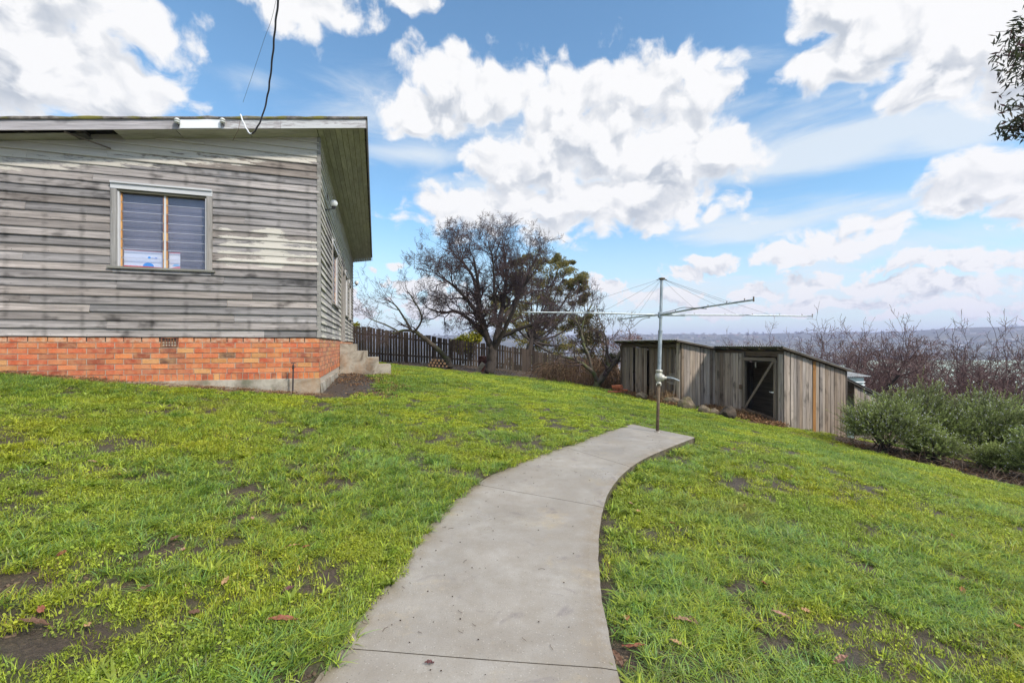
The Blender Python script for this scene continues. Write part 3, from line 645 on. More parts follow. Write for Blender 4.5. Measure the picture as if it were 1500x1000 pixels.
mb.obox(W(.11,12.2,3.7),-U*5,Zv*.7,Vv*.08,(.2,.19,.18,0)); 
part(mb,'wall_lining',M['fencewood'],house)
mb=MB(); mb.obox(W(-.030,-.030,ZS-.004),U*-.058,Vv*.058,Zv*(5.10-ZS),(.30,.29,.27,.25)); 
part(mb,'corner_board',M['trim'],house)
# brick base -------------------------------------------------
PAL=[lin(c) for c in [(212,104,62),(205,94,56),(184,80,52),(220,124,76),(212,150,92),(206,138,78),(150,66,44),(98,62,50),(188,98,66),(200,104,58),(222,128,72)]]
PW=[5,5,4,4,2.2,1.6,2.4,.9,3,4,3]
def brickwall(mb,P,dirv,nrm,L,ztop,rows,eff,soldier=True,hole=None):
    for r in range(rows):
        z=ztop-.006-(r+1)*.0862; x=-(.12 if r%2 else 0)
        while x<L:
            a=max(x,0); b=min(x+.228,L)
            sg=[(a,b)]
            if hole and z>hole[2]-.0: sg=[(a,min(b,hole[0]-.008)),(max(a,hole[1]+.008),b)]
            for a,b in sg:
                if b-a<.02: continue
                c=np.array(random.choices(PAL,PW)[0])*random.uniform(.8,1.1); j=random.uniform(-.003,.003)
                o=np.asarray(P)+dirv*(a+.0+random.uniform(0,.003))+Zv*(z+random.uniform(0,.003))
                mb.obox(o-nrm*.05,dirv*(b-a-.003),Zv*.074,nrm*(.056+j),tuple(c)+((.75 if r==0 else eff),))
            x+=.24
    if soldier:
        z=ztop-.006-rows*.0862-.118; x=0
        while x<L:
            c=np.array(random.choices(PAL,PW)[0])*random.uniform(.75,1.1); w_=.074
            mb.obox(np.asarray(P)+dirv*x+Zv*z-nrm*.05,dirv*w_,Zv*.107,nrm*(.056+random.uniform(-.003,.003)),tuple(c)+(.1,)); x+=.0862
mb=MB(); vs=2.14
brickwall(mb,W(0,.0,0),-U,-Vv,9.0,ZS,7,.16,hole=(vs,vs+.235,ZS-.18))
brickwall(mb,W(0,.0,0)+Vv*.0,Vv,U,12.3,ZS,7,.45)
part(mb,'brick_base',M['brick'],house)
mb=MB(); mb.obox(W(.012,.004,.3),-U*8.98,Vv*.1,Zv*1.229,(.4,.35,.3)); mb.obox(W(.004,.012,.3),Vv*12.3,-U*.1,Zv*1.229,(.4,.35,.3)); part(mb,'mortar_bed',M['mortar'],house)
mb=MB(); V=[];n=40
for i in range(n):
    s=i/(n-1)*3.1; w_=(fbm(np.array([s*3]),np.array([1.]),3,60)[0]-.5)
    for zz,o in ((.3,.05+w_*.03),(.70,.045+w_*.03),(.807+w_*.012,.035+w_*.012),(.812+w_*.012,0)): V.append(W(s-.028 if i==0 else s,-o,zz))
f=[(i*4+j,(i+1)*4+j,(i+1)*4+j+1,i*4+j+1) for i in range(n-1) for j in range(3)]; mb.add(V,f)
V=[]
for i in range(n):
    t=i/(n-1)*12.3; w_=(fbm(np.array([t*3]),np.array([5.]),3,61)[0]-.5)
    for zz,o in ((.3,.04+w_*.02),(.60,.038+w_*.02),(.70+w_*.03,.028),(.705+w_*.03,0)): V.append(W(-o,t-.045 if i==0 else t,zz))
mb.add(V,f); mb.obox(W(3.1,-.03,.3),-U*6,Vv*.03,Zv*.5,(.4,.4,.4))
part(mb,'concrete_footing',M['oldcon'],house)
# vent brick
mb=MB(); z=ZS-.006-.163; cr=(.14,.04,.03,0)
for a,b,c_,d in ((0,.235,0,.02),(0,.235,.138,.158),(0,.02,.02,.138),(.215,.235,.02,.138)): mb.obox(W(vs+a,-.012,z+c_),-U*(b-a),Vv*.05,Zv*(d-c_),cr)
for i in range(1,5): mb.obox(W(vs+.02+i*.039-.005,-.008,z+.02),-U*.01,Vv*.04,Zv*.118,cr)
for i in range(1,3): mb.obox(W(vs+.02,-.007,z+.02+i*.039-.004),-U*.195,Vv*.038,Zv*.009,cr)
mb.obox(W(vs+.01,.03,z+.01),-U*.215,Vv*.01,Zv*.138,(.004,.004,.004,0))
part(mb,'air_vent',M['brick'],house)
# ---- front window (frame > glass etc)
def window(P,dirv,nrm,a,b,za,zb,mat,mull,rows,name='window',fw_=.075,label=None):
    """a..b along dirv"""
    mb=MB(); P=np.asarray(P); c=(.34,.32,.325,.35); ct=(.34,.33,.33,.75)
    fo=.045
    def box(x0,x1,z0,z1,d0,d1,col): mb.obox(P+dirv*x0+Zv*z0+nrm*d0,dirv*(x1-x0) if (x1-x0)>(z1-z0) else Zv*(z1-z0),Zv*(z1-z0) if (x1-x0)>(z1-z0) else dirv*(x1-x0),nrm*(d1-d0),col)
    box(a-.02,b+.02,zb-.045,zb+.035,-.02,fo+.006,ct); box(a-.02,b+.02,zb+.036,zb+.062,-.02,fo+.03,(.36,.37,.36,.95))
    box(a-.02,a+.062,za+.0,zb-.046,-.02,fo,(.34,.32,.30,.30)); box(b-.062,b+.02,za+.0,zb-.046,-.02,fo,(.30,.29,.28,.35))
    box(a+.063,a+.085,za,zb-.046,-.08,fo-.02,(.4,.42,.43,.9)); box(b-.085,b-.063,za,zb-.046,-.08,fo-.02,(.34,.34,.33,.6))
    box(a-.0,b+.0,zb-.085,zb-.047,-.08,fo-.02,(.16,.15,.11,.1))
    fr=part(mb,name,M['trim'],house,label)
    mb=MB(); mb.obox(P+dirv*(a-.06)+Zv*(za-.035)+nrm*(-.08),dirv*(b-a+.12),Zv*.034,nrm*.15,(.24,.235,.21,.25)); part(mb,'sill',M['trim'],fr)
    xs=[a+.085]+[x for m in mull for x in (m-.014,m+.014)]+[b-.085]
    mb=MB()
    for m in mull: mb.obox(P+dirv*(m-.0135)+Zv*za+nrm*-.06,Zv*(zb-za-.085),dirv*.027,nrm*.05,(.5,.54,.55,.9))
    if mull: part(mb,'mullion',M['trim'],fr)
    gl=MB(); ed=MB(); z0_=za+.005; z1_=zb-.09; dz=(z1_-z0_)/rows
    for i in range(0,len(xs),2):
        x0,x1=xs[i]+.001,xs[i+1]-.001
        for xx in (x0,x1-.016):
            mo=MB()
            for r in range(rows):
                v=random.choice([(.46,.22,.07),(.55,.27,.09),(.30,.12,.05),(.38,.16,.06),(.60,.33,.12)]); mo.obox(P+dirv*xx+Zv*(z0_+r*dz+.006)+nrm*-.055,Zv*(dz-.012),dirv*.016,nrm*.035,v+(0,))
            mo.obox(P+dirv*(xx+.003)+Zv*z0_+nrm*-.056,Zv*(z1_-z0_),dirv*.010,nrm*.02,(.03,.02,.015,0)); part(mo,'louvre_clips',M['clips'],fr)
        for r in range(rows):
            lo_=P+dirv*(x0+.016)+Zv*(z0_+r*dz)+nrm*-.022; up=P+dirv*(x0+.016)+Zv*(z0_+(r+1)*dz+.012)+nrm*-.034
            gl.obox(lo_,dirv*(x1-x0-.032),up-lo_,nrm*-.005,(.5,.5,.5,0))
            ed.obox(lo_+nrm*.0012-Zv*.0048,dirv*(x1-x0-.032),Zv*.0045,nrm*-.007,(.5,.5,.5,0))
    part(gl,'louvre_glass',M['glass'],fr); part(ed,'glass_edges',M['glassedge'],fr)
    mb=MB(); mb.obox(P+dirv*(a)+Zv*za+nrm*-.10,dirv*(b-a),Zv*(zb-za),nrm*-.01,(.5,.5,.5,0)); part(mb,'blind',M['blind'],fr)
    return fr
kk=NT('clips'); kk.set(Base_Color=kk.attr('Col').outputs['Color'],Roughness=.7); M['clips']=kk.m
kk=NT('louvre_glass'); kk.set(Base_Color=(.8,.82,.85),Roughness=.12); kk.b.inputs['Specular IOR Level'].default_value=.9
tr=kk.n('ShaderNodeBsdfTransparent',Color=(.92,.93,.97,1)).outputs[0]; fr_=kk.ma('POWER',kk.n('ShaderNodeLayerWeight',Blend=.5).outputs['Facing'],3.0); gl_=kk.n('ShaderNodeBsdfGlossy',Color=(.9,.9,.95,1),Roughness=.22).outputs[0]
mx=kk.n('ShaderNodeMixShader',_0=kk.ma('MULTIPLY_ADD',fr_,.45,.06),_1=tr,_2=gl_); kk.t.links.new(mx.outputs[0],kk.t.nodes['Material Output'].inputs['Surface']); M['glass']=kk.m
M['glassedge']=simple('glass_edge',(.52,.54,.60),.3)
kk=NT('blind'); pp=kk.n('ShaderNodeTexCoord').outputs['Object']; ff=kk.noise(pp,2.5,4,.6); kk.set(Base_Color=kk.mix(kk.mr(ff,.35,.65),(.15,.15,.18),(.215,.21,.245)),Roughness=.9); M['blind']=kk.m
window(W(0,0,0),-U,-Vv,WIN[0],WIN[1],WIN[2],WIN[3],M['trim'],[2.325],8)
for (a,b,za,zb) in WINS[:3]:
    window(W(0,0,0),Vv,U,a,b,za,zb,M['trim'],[],10)
# side door with a protruding casing
mb=MB(); a,b,za,zb=WINS[3]
for x0,x1,z0_,z1_ in ((a-.03,a+.07,za,zb+.03),(b-.07,b+.03,za,zb+.03),(a+.071,b-.071,zb-.07,zb+.03)):
    mb.obox(W(-.075,x0,z0_),Zv*(z1_-z0_),Vv*(x1-x0),-U*-.0+U*-.10,(.30,.28,.26,.2))
dr=part(mb,'door',M['trim'],house)
mb=MB(); mb.obox(W(.04,a+.07,za+.03),Zv*(zb-za-.1),Vv*(b-a-.14),U*-.04,(.34,.34,.31,.7)); part(mb,'door_leaf',M['trim'],dr)
# poster cards behind the glass
card=empty('window_posters','white posters with a blue dome and red lower band, standing inside the front window','poster',loc=tuple(W(2.6,.075,2.66)))
def flat(name,poly2,off,col,par=card,mat=None):
    mb=MB(); P=[W(s,.075-off,z) for s,z in poly2]; Q=[p+Vv*.0015 for p in P]; n=len(P)
    mb.add(P+Q,[tuple(range(n)),tuple(range(n,2*n))[::-1]]+[(i,i+n,(i+1)%n+n,(i+1)%n) for i in range(n)],col); return part(mb,name,M['clips'],par)
zz0=2.652
flat('large_card',[(2.905,zz0),(2.36,zz0),(2.36,zz0+.262),(2.905,zz0+.275)],0,(.72,.78,.86,0)); flat('small_card',[(2.29,zz0),(2.135,zz0),(2.135,zz0+.262),(2.29,zz0+.262)],0,(.78,.80,.84,0))
flat('red_band',[(2.905,zz0),(2.36,zz0),(2.36,zz0+.016),(2.6,zz0+.026),(2.905,zz0+.03)],.003,(.75,.02,.02,0)); flat('pink_band',[(2.29,zz0),(2.135,zz0),(2.135,zz0+.055),(2.23,zz0+.028)],.003,(.75,.25,.27,0))
flat('red_edge',[(2.905,zz0+.275),(2.36,zz0+.262),(2.36,zz0+.268),(2.905,zz0+.280)],.003,(.7,.2,.25,0)); flat('red_edge',[(2.29,zz0+.262),(2.135,zz0+.262),(2.135,zz0+.275),(2.29,zz0+.272)],.003,(.75,.16,.2,0))
dome=[(2.66-.085+.085*(1-math.cos(t)) -.0,zz0+.027+.058*math.sin(t)) for t in np.linspace(0,math.pi,14)]; dome=[(2.575+ .075*math.cos(t),zz0+.027+.06*math.sin(t)) for t in np.linspace(0,math.pi,14)]
flat('blue_dome',dome,.005,(.01,.30,.80,0)); dome2=[(2.19+.052*math.cos(t),zz0+.05+.032*math.sin(t)) for t in np.linspace(0,math.pi,12)]; flat('pale_dome',dome2,.005,(.25,.55,.85,0))
flat('blue_dot',[(2.562+.02*math.cos(t),zz0+.17+.02*math.sin(t)) for t in np.linspace(0,2*math.pi,15)[:-1]],.005,(.005,.33,.85,0))
flat('logo_ellipse',[(2.472+.022*math.cos(t),zz0+.166+.011*math.sin(t)) for t in np.linspace(0,2*math.pi,15)[:-1]],.005,(.18,.32,.72,0))
flat('logo_dash',[(2.53,zz0+.158),(2.50,zz0+.158),(2.50,zz0+.172),(2.53,zz0+.172)],.005,(.45,.55,.75,0))
# ---- roof
rw=W
def RP(s,t,dz=0): return W(s,t,5.1-RS*s+dz)   # point on the soffit plane
TB,SR,SL,TF=12.55,-.80,9.0,-.34
mb=MB()
# front fascia (rake) in lengths
x=SR
for e,pc in ((.55,.55),(2.0,.5),(4.6,.35),(7.2,.35),(9.0,.3)):
    c=(.44,.42,.44,pc); P=RP(x,TF); Q=RP(e-.004,TF); mb.obox(P,Q-P,Zv*.150,-Vv*.025,c); x=e
fa=part(mb,'front_fascia',M['trim'],house)
mb=MB(); P=RP(1.42,TF-.026,.006); Q=RP(1.98,TF-.026,.006); mb.obox(P,Q-P,Zv*.140,-Vv*.012,(.8,.8,.8,0)); part(mb,'white_patch_board',M['white'],house,'clean white replacement board on the fascia')
mb=MB()
t=TF-.02
while t<TB:
    e=min(t+3.6,TB); P=RP(SR,t,-.008); mb.obox(P,Vv*(e-t-.003),Zv*.165,U*.022,(.20,.19,.19,.15)); t=e
part(mb,'side_fascia',M['trim'],house)
mb=MB(); V=[]; ns=90
for i in range(ns):
    s=SR-.03+(SL-SR+.03)*i/(ns-1); w_=(fbm(np.array([s*5]),np.array([1.]),3,70)[0]-.5)
    V+= [RP(s,TF-.050+w_*.02,.151),RP(s,TF-.055+w_*.02,.178+w_*.02),RP(s,TF-.035,.196+w_*.03),RP(s,TB+.05,.196),RP(s,TB+.05,.151)]
f=[(i*5+j,(i+1)*5+j,(i+1)*5+(j+1)%5,i*5+(j+1)%5) for i in range(ns-1) for j in range(5)]+[(0,1,2,3,4),tuple((ns-1)*5+j for j in range(5))]
mb.add(V,f); part(mb,'roof_sheet',M['roofedge'],house)
# side soffit : long narrow painted boards running with the wall
mb=MB(); nb=8; wb=.775/nb
for i in range(nb):
    t=TF+.0
    while t<TB:
        e=min(t+random.uniform(2.2,4.4),TB); e=TB if TB-e<.6 else e
        v=random.uniform(.85,1.08); c=(.40*v,.40*v,.30*v,0); s0=-.008-i*wb; P=RP(s0,t); Q=RP(s0-wb+.006,t)
        mb.obox(P,Vv*(e-t-.006),Q-P,Zv*.012,c); t=e
part(mb,'side_soffit',M['soffit'],house)
# front soffit : sheets, one missing with a hanging strip
mb=MB(); s=-.004
for e in (1.05,2.05,2.86,3.43,4.35,5.6,7.0,9.0):
    if abs(e-3.43)<.01:
        P=RP(s+.0,TF); Q=RP(3.43,TF); mb.obox(RP(s+.40,TF+.10),RP(3.43,0)-RP(s+.40,0),Vv*.22,Zv*.008,(.10,.10,.08,0)); s=e; continue
    v=random.uniform(.9,1.1); P=RP(s+.006,TF); Q=RP(e-.006,TF); cut=.09 if abs(e-4.35)<.01 else 0
    mb.obox(P+Vv*cut,Q-P,Vv*(-TF-cut-.01),Zv*.008,(.42*v,.42*v,.33*v,0)); s=e
part(mb,'front_soffit',M['soffit'],house,'painted soffit sheets with a broken gap')
mb=MB(); mb.obox(RP(-.0,TF+.01,.09),RP(9,TF,.09)-RP(0,TF,.09),Vv*12,Zv*.02,(.01,.01,.01,0)); 
for s in np.arange(.3,9,.6): P=RP(s,TF,.012); mb.obox(P,Vv*.5,-U*.05-Zv*.007,Zv*.075,(.09,.08,.065,0))
part(mb,'rafters',M['plank'],house)
mb=MB(); mb.bar(RP(3.47,TF+.03,-.004),W(3.02,-.05,4.49),.035,.012,(.17,.14,.11,0)); part(mb,'hanging_batten',M['plank'],house,'thin broken batten hanging from the eave')
# insulators
def insul(s,t):
    mb=MB(); o=RP(s,TF-.03,.075); ax=-Vv*.8-Zv*.25+U*.3; ax=np.array([-Vv[0],-Vv[1],0])*1.0
    ax=(ax-Zv*.15); mb.lathe(o,[(.012,0),(.012,.03),(.034,.035),(.040,.05),(.030,.058),(.024,.066),(.038,.072),(.040,.085),(.026,.095),(.02,.104),(.010,.11)],14)
    # porcelain stands upright on a bracket
    return mb
for s in (2.0,1.38):
    mb=MB(); base=RP(s,TF-.075,.060); mb.lathe(base,[(.014,0),(.030,.006),(.042,.016),(.042,.026),(.022,.036),(.022,.042),(.040,.05),(.042,.062),(.028,.076),(.02,.082),(.008,.086)],16); ins=part(mb,'insulator',M['ceramic'],house)
    mb=MB(); mb.tube([RP(s,TF-.026,.05),RP(s,TF-.075,.05),RP(s,TF-.075,.078)],.008,6); mb.tube([base-Zv*.02,base-Zv*.05+U*.01],.006,5); part(mb,'bracket',M['black'],ins)
# lamps on the side wall
def walllamp(t,z,r=.073,lab=None):
    mb=MB(); c=W(-.17,t,z); mb.lathe(c,[(r*math.sin(a)+.0005,-r*math.cos(a)) for a in np.linspace(0,math.pi,13)],20); gl=part(mb,'wall_lamp',M['globe'],house,lab,True)
    mb=MB(); mb.lathe(c-Zv*(r+.035),[(.012,0),(.03,.005),(.038,.03),(.045,.046)],14); mb.tube([W(-.01,t,z-r-.06),W(-.08,t,z-r-.055),W(-.17,t,z-r-.03)],.009,8); mb.lathe(W(-.002,t,z-r-.06),[(.035,0),(.03,.02),(.01,.03)],12,axis=tuple(U))
    mb.tube([W(-.03,t+.0,z-r-.06),W(-.06,t,z-r-.1),W(-.1,t,z-r-.08),W(-.09,t,z-r-.05)],.004,5); part(mb,'bracket',M['black'],gl)
kk=NT('opal_globe'); kk.set(Base_Color=(.75,.76,.76),Roughness=.15); M['globe']=kk.m
walllamp(.92,4.22); walllamp(12.0,4.12,.09)
mb=MB(); mb.tube([W(-.02,1.25,4.52),W(-.02,1.25,4.36)],.016,8); part(mb,'conduit',M['rustpipe'],house)
# loose lead and service cable
cab=empty('service_cable','black overhead cable curving up from the eave of the timber house','cable',loc=tuple(RP(1.2,TF-.05,.02)))
pts=[at(352,168,7.0),at(357,180,7.0),at(363,192,7.0),at(368,196,7.0),at(375,190,6.95),at(385,168,6.9),at(392,140,6.8),at(396,112,6.6),at(400,75,6.3),at(403,40,6.0),at(407,5,5.6),at(413,-60,5.1),at(430,-220,4.2)]
P_=crom(pts,8); jit=np.array([[math.sin(i*.9)*.004,0,math.cos(i*1.3)*.004] for i in range(len(P_))]); mb=MB(); mb.tube(P_[26:]+jit[26:],.0125,6); part(mb,'black_sleeve',M['black'],cab)
mb=MB(); mb.tube(P_[:29]+jit[:29],.011,6); part(mb,'bare_lead',M['white'],cab)
lw=MB(); lw.tube(crom([at(352,176,7.02),at(349,190,7.02),at(345,198,7.05),at(341,206,7.1)],5),.004,4); part(lw,'loose_lead',M['rustpipe'],cab)
cb=MB(); cb.tube(crom([at(356,150,7.0),at(373,100,6.6),at(388,55,6.2),at(400,20,5.9),at(420,-80,5)],6),.0022,4); part(cb,'thin_wire',M['wire'],cab)
# ------------------------------------------------------------------ steps
st=empty('concrete_steps','four stained concrete steps against the side of the timber house','steps',loc=tuple(W(-.7,5.2,.6)))
prev=0.015
for i,(w1,zt_) in enumerate([(.43,1.43),(.74,1.225),(1.056,1.03),(1.395,.815)]):
    mb=MB(); o=W(-prev,4.66+.0,.35); n=5
    mb.obox(o,U*(w1-prev),Vv*1.25,Zv*(zt_-.35)); part(mb,'step',M['oldcon'],st); prev=w1+.0015
# garden tap standing in front of the footing
tp=empty('garden_tap','thin black standpipe with a small tap beside the house corner','tap',loc=tuple(W(.40,-.17,.5)))
mb=MB(); b_=W(.40,-.17,.45); mb.tube([b_,b_+Zv*.55+U*.01],.013,8); part(mb,'pipe',M['black'],tp)
mb=MB(); tq=b_+Zv*.55+U*.01; mb.tube([tq,tq+Zv*.05],.018,8); mb.tube([tq+Zv*.03,tq+Zv*.03-Vv*.07-Zv*.03],.011,7); part(mb,'spout',M['black'],tp)
mb=MB(); mb.tube([tq+Zv*.05,tq+Zv*.085],.006,6); mb.tube([tq+Zv*.085-U*.035,tq+Zv*.085+U*.035],.007,6); part(mb,'handle',M['black'],tp)
# ------------------------------------------------------------------ ROTARY CLOTHES LINE
hub=at(967,461,7.17); base=np.array(list(z0(963,632))+[0]); topp=at(969.5,408,7.17)
hoist=empty('rotary_clothes_line','galvanised rotary clothes hoist standing at the end of the concrete path','clothes line',loc=tuple(base))
ax=(topp-base)/np.linalg.norm(topp-base); Ln=np.linalg.norm(topp-base); gb=base+ax*(.80)
mb=MB(); mb.tube([base-ax*.05,base+ax*.45,gb],.0255,14); part(mb,'lower_post',M['rustpipe'],hoist,smooth=True)
mb=MB(); mb.lathe(base+Zv*.001,[(.055,0),(.05,.008),(.03,.012)],14); part(mb,'base_collar',M['path'],hoist)
mb=MB(); mb.tube([gb+ax*.1,gb+ax*.6,base+ax*1.60],.0305,14); mb.tube([base+ax*1.6,base+ax*1.60+ax*.035],[.036,.036],14); part(mb,'outer_tube',M['galv'],hoist,smooth=False)
mb=MB(); mb.tube([base+ax*1.62,topp],.0235,14); part(mb,'inner_tube',M['galv'],hoist)
mb=MB(); mb.lathe(topp-ax*.005,[(.026,-.02),(.034,-.012),(.05,.0),(.052,.012),(.03,.018),(.01,.02)],14,axis=tuple(ax))
for a in (0,1.57,3.14,4.71): mb.tube([topp,topp+np.array([math.cos(a)*.085,math.sin(a)*.085,-.02])],.005,5)
part(mb,'top_cap',M['rustpipe'],hoist)
mb=MB(); mb.lathe(gb-ax*.03,[(.034,0),(.042,.004),(.042,.02),(.036,.024),(.036,.05),(.056,.075),(.066,.11),(.062,.15),(.046,.178),(.046,.19),(.054,.194),(.054,.225),(.036,.23)],18,axis=tuple(ax))
hd=np.array([.93,-.36,0]); hd/=np.linalg.norm(hd); gc=gb+ax*.075
mb.lathe(gc,[(.058,0),(.055,.05),(.045,.078),(.024,.088),(.024,.115),(.016,.118)],16,axis=tuple(hd-Zv*.05))
for a in range(4): v=np.array([math.cos(a*1.57+.4),math.sin(a*1.57+.4),0]); mb.tube([gb+v*.045-ax*.025,gb+v*.045-ax*.06],.008,6)
gbx=part(mb,'gearbox',M['castal'],hoist,smooth=True)
mb=MB(); h0=gc+hd*.11; mb.tube(crom([h0,h0+hd*.06-Zv*.0,h0+hd*.12-Zv*.012,h0+hd*.20-Zv*.045],4),[.010]*12+[.007],8); part(mb,'crank_handle',M['galv'],gbx)
ends=dict(A=at(767,457,6.80),B=at(1190,463,7.35),C=at(1104,439,5.02),Dd=at(905,468,9.3))
hb=MB(); hb.lathe(hub-ax*.05,[(.026,0),(.036,.005),(.036,.09),(.026,.095)],14,axis=tuple(ax)); part(hb,'hub_collar',M['galv'],hoist)
stays=[]
for nm,e in ends.items():
    d=e-hub; mid=hub+d*.5+Zv*.008; P_=crom([hub+d*.012,hub+d*.25+Zv*.004,mid,hub+d*.75+Zv*.004,e],5)
    mb=MB(); mb.tube(P_[:12],.0135,9); mb.tube(P_[11:],.0112,9); 
    if nm in('C','B'): mb.tube([hub,hub+d*.16],.019,9)
    arm=part(mb,'arm',M['galv'],hoist,smooth=True)
    mb=MB(); mb.tube([e-Zv*.02,e+Zv*.035],.008,6); part(mb,'end_cap',M['rustpipe'],arm)
    for f_ in (.22,.42,.60,.78,.93):
        mb=MB(); q=hub+d*f_+Zv*.014; mb.tube([q,q+Zv*.018],.006,5); part(mb,'line_clip',M['rustpipe'],arm)
    for f_ in ((.45,.78) if nm in 'AC' else (.5,.72)):
        mb=MB(); q=hub+d*f_+Zv*.012; mb.tube([topp,topp*.5+q*.5-Zv*.01,q],.0019,4); part(mb,'stay_wire',M['wire'],hoist)
mb=MB(); mb.tube(crom([hub+np.array([.03,-.05,.03]),at(985,455,6.8),at(1000,450.5,6.5),at(1015,451,6.2),at(1035,452,5.9)],5),.005,5); mb.tube(crom([hub+np.array([-.1,.3,-.02]),at(952,465,7.9),at(940,468,8.0),at(927,479,8.1),at(920,482,8.1)],5),.005,5)
part(mb,'loose_line',M['wire'],hoist)
# ------------------------------------------------------------------ SHEDS
A3=np.array([-.264,.964,0]); B3=np.array([.964,.264,0]); K3=np.array([6.73,11.0,0])
def S(q,b,z): return K3+A3*q+B3*b+Zv*z       # q back along the facade, b to the right
def pl_tint(dark=1.0):
    v=random.uniform(.15,.37)*dark; t=random.uniform(.0,.055); return (v*1.08+t+.012,v*.99+t*.40,v*.90-t*.25,0)
def planks(P,dirv,nrm,L,zb,ztp,wd,name,par,dark=1.0,special=None,skip=None,lab=None):
    mb=MB(); x=0; P=np.asarray(P)
    while x<L-.02:
        w_=min(wd*random.uniform(.8,1.2),L-x); 
        if skip and skip(x,x+w_): x+=w_; continue
        c=pl_tint(dark)
        if special:
            q=special(x); c=q if q else c
        lean=random.uniform(-.012,.012); z0_=zb(x+w_/2)+random.uniform(-.03,.03); z1_=ztp(x+w_/2); o=random.uniform(-.006,.006)
        a=P+dirv*x+Zv*z0_+nrm*o; mb.obox(a,Zv*(z1_-z0_)+dirv*lean,dirv*(w_-random.uniform(.005,.017)),nrm*.018,c); x+=w_
    return part(mb,name,M['plank'],par,lab)
def corr(P,dirw,dird,Lw,Ld,par,name='roof_sheet',lab=None):
    n=int(Lw/.076*6); mb=MB(); V=[]; up=np.cross(dirw,dird); up/=np.linalg.norm(up); up=up if up[2]>0 else -up
    for i in range(n+1):
        x=Lw*i/n; h=.011*math.sin(x/.076*2*math.pi)
        for (d,dz) in ((0,0),(Ld,0)):
            V.append(P+dirw*x+dird*d+up*h); V.append(P+dirw*x+dird*d+up*(h+.0025))
    f=[]
    for i in range(n):
        a=i*4;b=a+4; f+=[(a,a+2,b+2,b),(a+1,b+1,b+3,a+3),(a,b,b+1,a+1),(a+2,a+3,b+3,b+2)]
    mb.add(V,f); return part(mb,name,M['corr'],par,lab)
coop=empty('chicken_coop','grey plank coop with a wire mesh door, right of the clothes line','shed',loc=tuple(S(0,0,-.7)))
zg=lambda q,b: zt(*S(q,b,0)[:2])
mt=lambda b: 1.285-.275*b
planks(S(1.36,0,0),A3,-B3,1.06,lambda x:zg(1.36+x,0)-.02,lambda x:1.17,.105,'front_wall',coop)
planks(S(.0,0,0),A3,-B3,.15,lambda x:-.68,lambda x:1.17,.075,'corner_planks',coop)
planks(S(0,0,0),B3,-A3,2.02,lambda x:-.66-.175*x,lambda x:mt(x)-.035,.098,'side_wall',coop,special=lambda x:(.34,.17,.06,0) if .83<x<.92 else None)
planks(S(2.4,0,0),B3,A3,2.05,lambda x:-.9,lambda x:mt(x)-.04,.13,'back_wall',coop,.8); planks(S(0,2.04,0),A3,B3,2.4,lambda x:-1.3,lambda x:.70,.13,'far_wall',coop,.8)
mb=MB(); mb.obox(S(.0,.03,1.10),A3*2.4,Zv*.13,B3*.045,(.17,.12,.085,0)); part(mb,'top_plate',M['plank'],coop); mb=MB(); mb.obox(S(1.34,-.02,-.55),Zv*1.75,A3*-.085,B3*.09,(.21,.175,.14,0)); part(mb,'frame_post',M['plank'],coop); mb=MB(); mb.obox(S(.17,-.02,-.75),Zv*1.92,A3*-.05,B3*.09,(.18,.15,.12,0)); part(mb,'frame_post',M['plank'],coop); mb=MB(); mb.obox(S(.02,2.0,-1.1),Zv*1.80,B3*.09,A3*.09,(.2,.165,.13,0)); part(mb,'frame_post',M['plank'],coop)
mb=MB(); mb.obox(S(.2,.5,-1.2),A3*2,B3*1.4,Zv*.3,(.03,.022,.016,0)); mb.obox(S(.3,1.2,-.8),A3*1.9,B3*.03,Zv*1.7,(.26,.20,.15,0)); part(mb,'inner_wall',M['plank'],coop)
for q in (.03,.62,1.2,1.78,2.3):
    mb=MB(); mb.obox(S(q,-.10,mt(-.10)-.035),B3*2.2-Zv*.275*2.2,Zv*.055,A3*.06,(.20,.15,.11,0)); part(mb,'rafter',M['plank'],coop)
sl=(B3-Zv*.275); sl/=np.linalg.norm(sl)
corr(S(-.12,-.16,mt(-.16)+.036),A3,sl,2.72,2.42,coop)
mb=MB(); mb.obox(S(-.115,-.14,mt(-.14)-.01),sl*2.3,Zv*.034,A3*.03,(.12,.1,.08,0)); part(mb,'barge_board',M['plank'],coop)
mb=MB(); P0_=S(-.035,.0,-.73); mb.obox(P0_,B3*2.15-Zv*.39,Zv*.05,A3*.03,(.03,.022,.03,0)); part(mb,'base_rail',M['plank'],coop)
# door
mb=MB(); q0,q1,zb0,zb1,zt0=.22,1.25,-.58,-.40,1.03
dc=(.20,.165,.13,0)
def DB(qa,za,qb,zb_,wd,th=.03,off=.0,c=dc): mb.bar(S(qa,-.035-off,za),S(qb,-.035-off,zb_),th,wd,c,up=(np.array(S(qa,0,za))-np.array(S(qb,0,zb_)))@np.array([0,0,1.])*0+ (A3 if abs(zb_-za)>abs(qb-qa) else Zv))
DB(q0,-.60,q0,zt0,.075); DB(q1,-.42,q1,zt0-.02,.075); DB(q0-.02,zt0-.0,q1+.06,zt0-.01,.085,.032,.004); DB(q1-.0,-.42,q0+.03,zt0-.06,.062,.02,.03)
dor=part(mb,'door',M['plank'],coop)
mb=MB(); 
for j,(za,zb_) in enumerate(((-.62,-.47),(-.53,-.385))): mb.obox(S(q0-.03,-.04-.02*j,za),A3*1.12+Zv*.155,Zv*.08,B3*.03,(.11,.08,.06,0))
part(mb,'kick_board',M['plank'],dor)
mb=MB(); hx=.052; q=q0+.04
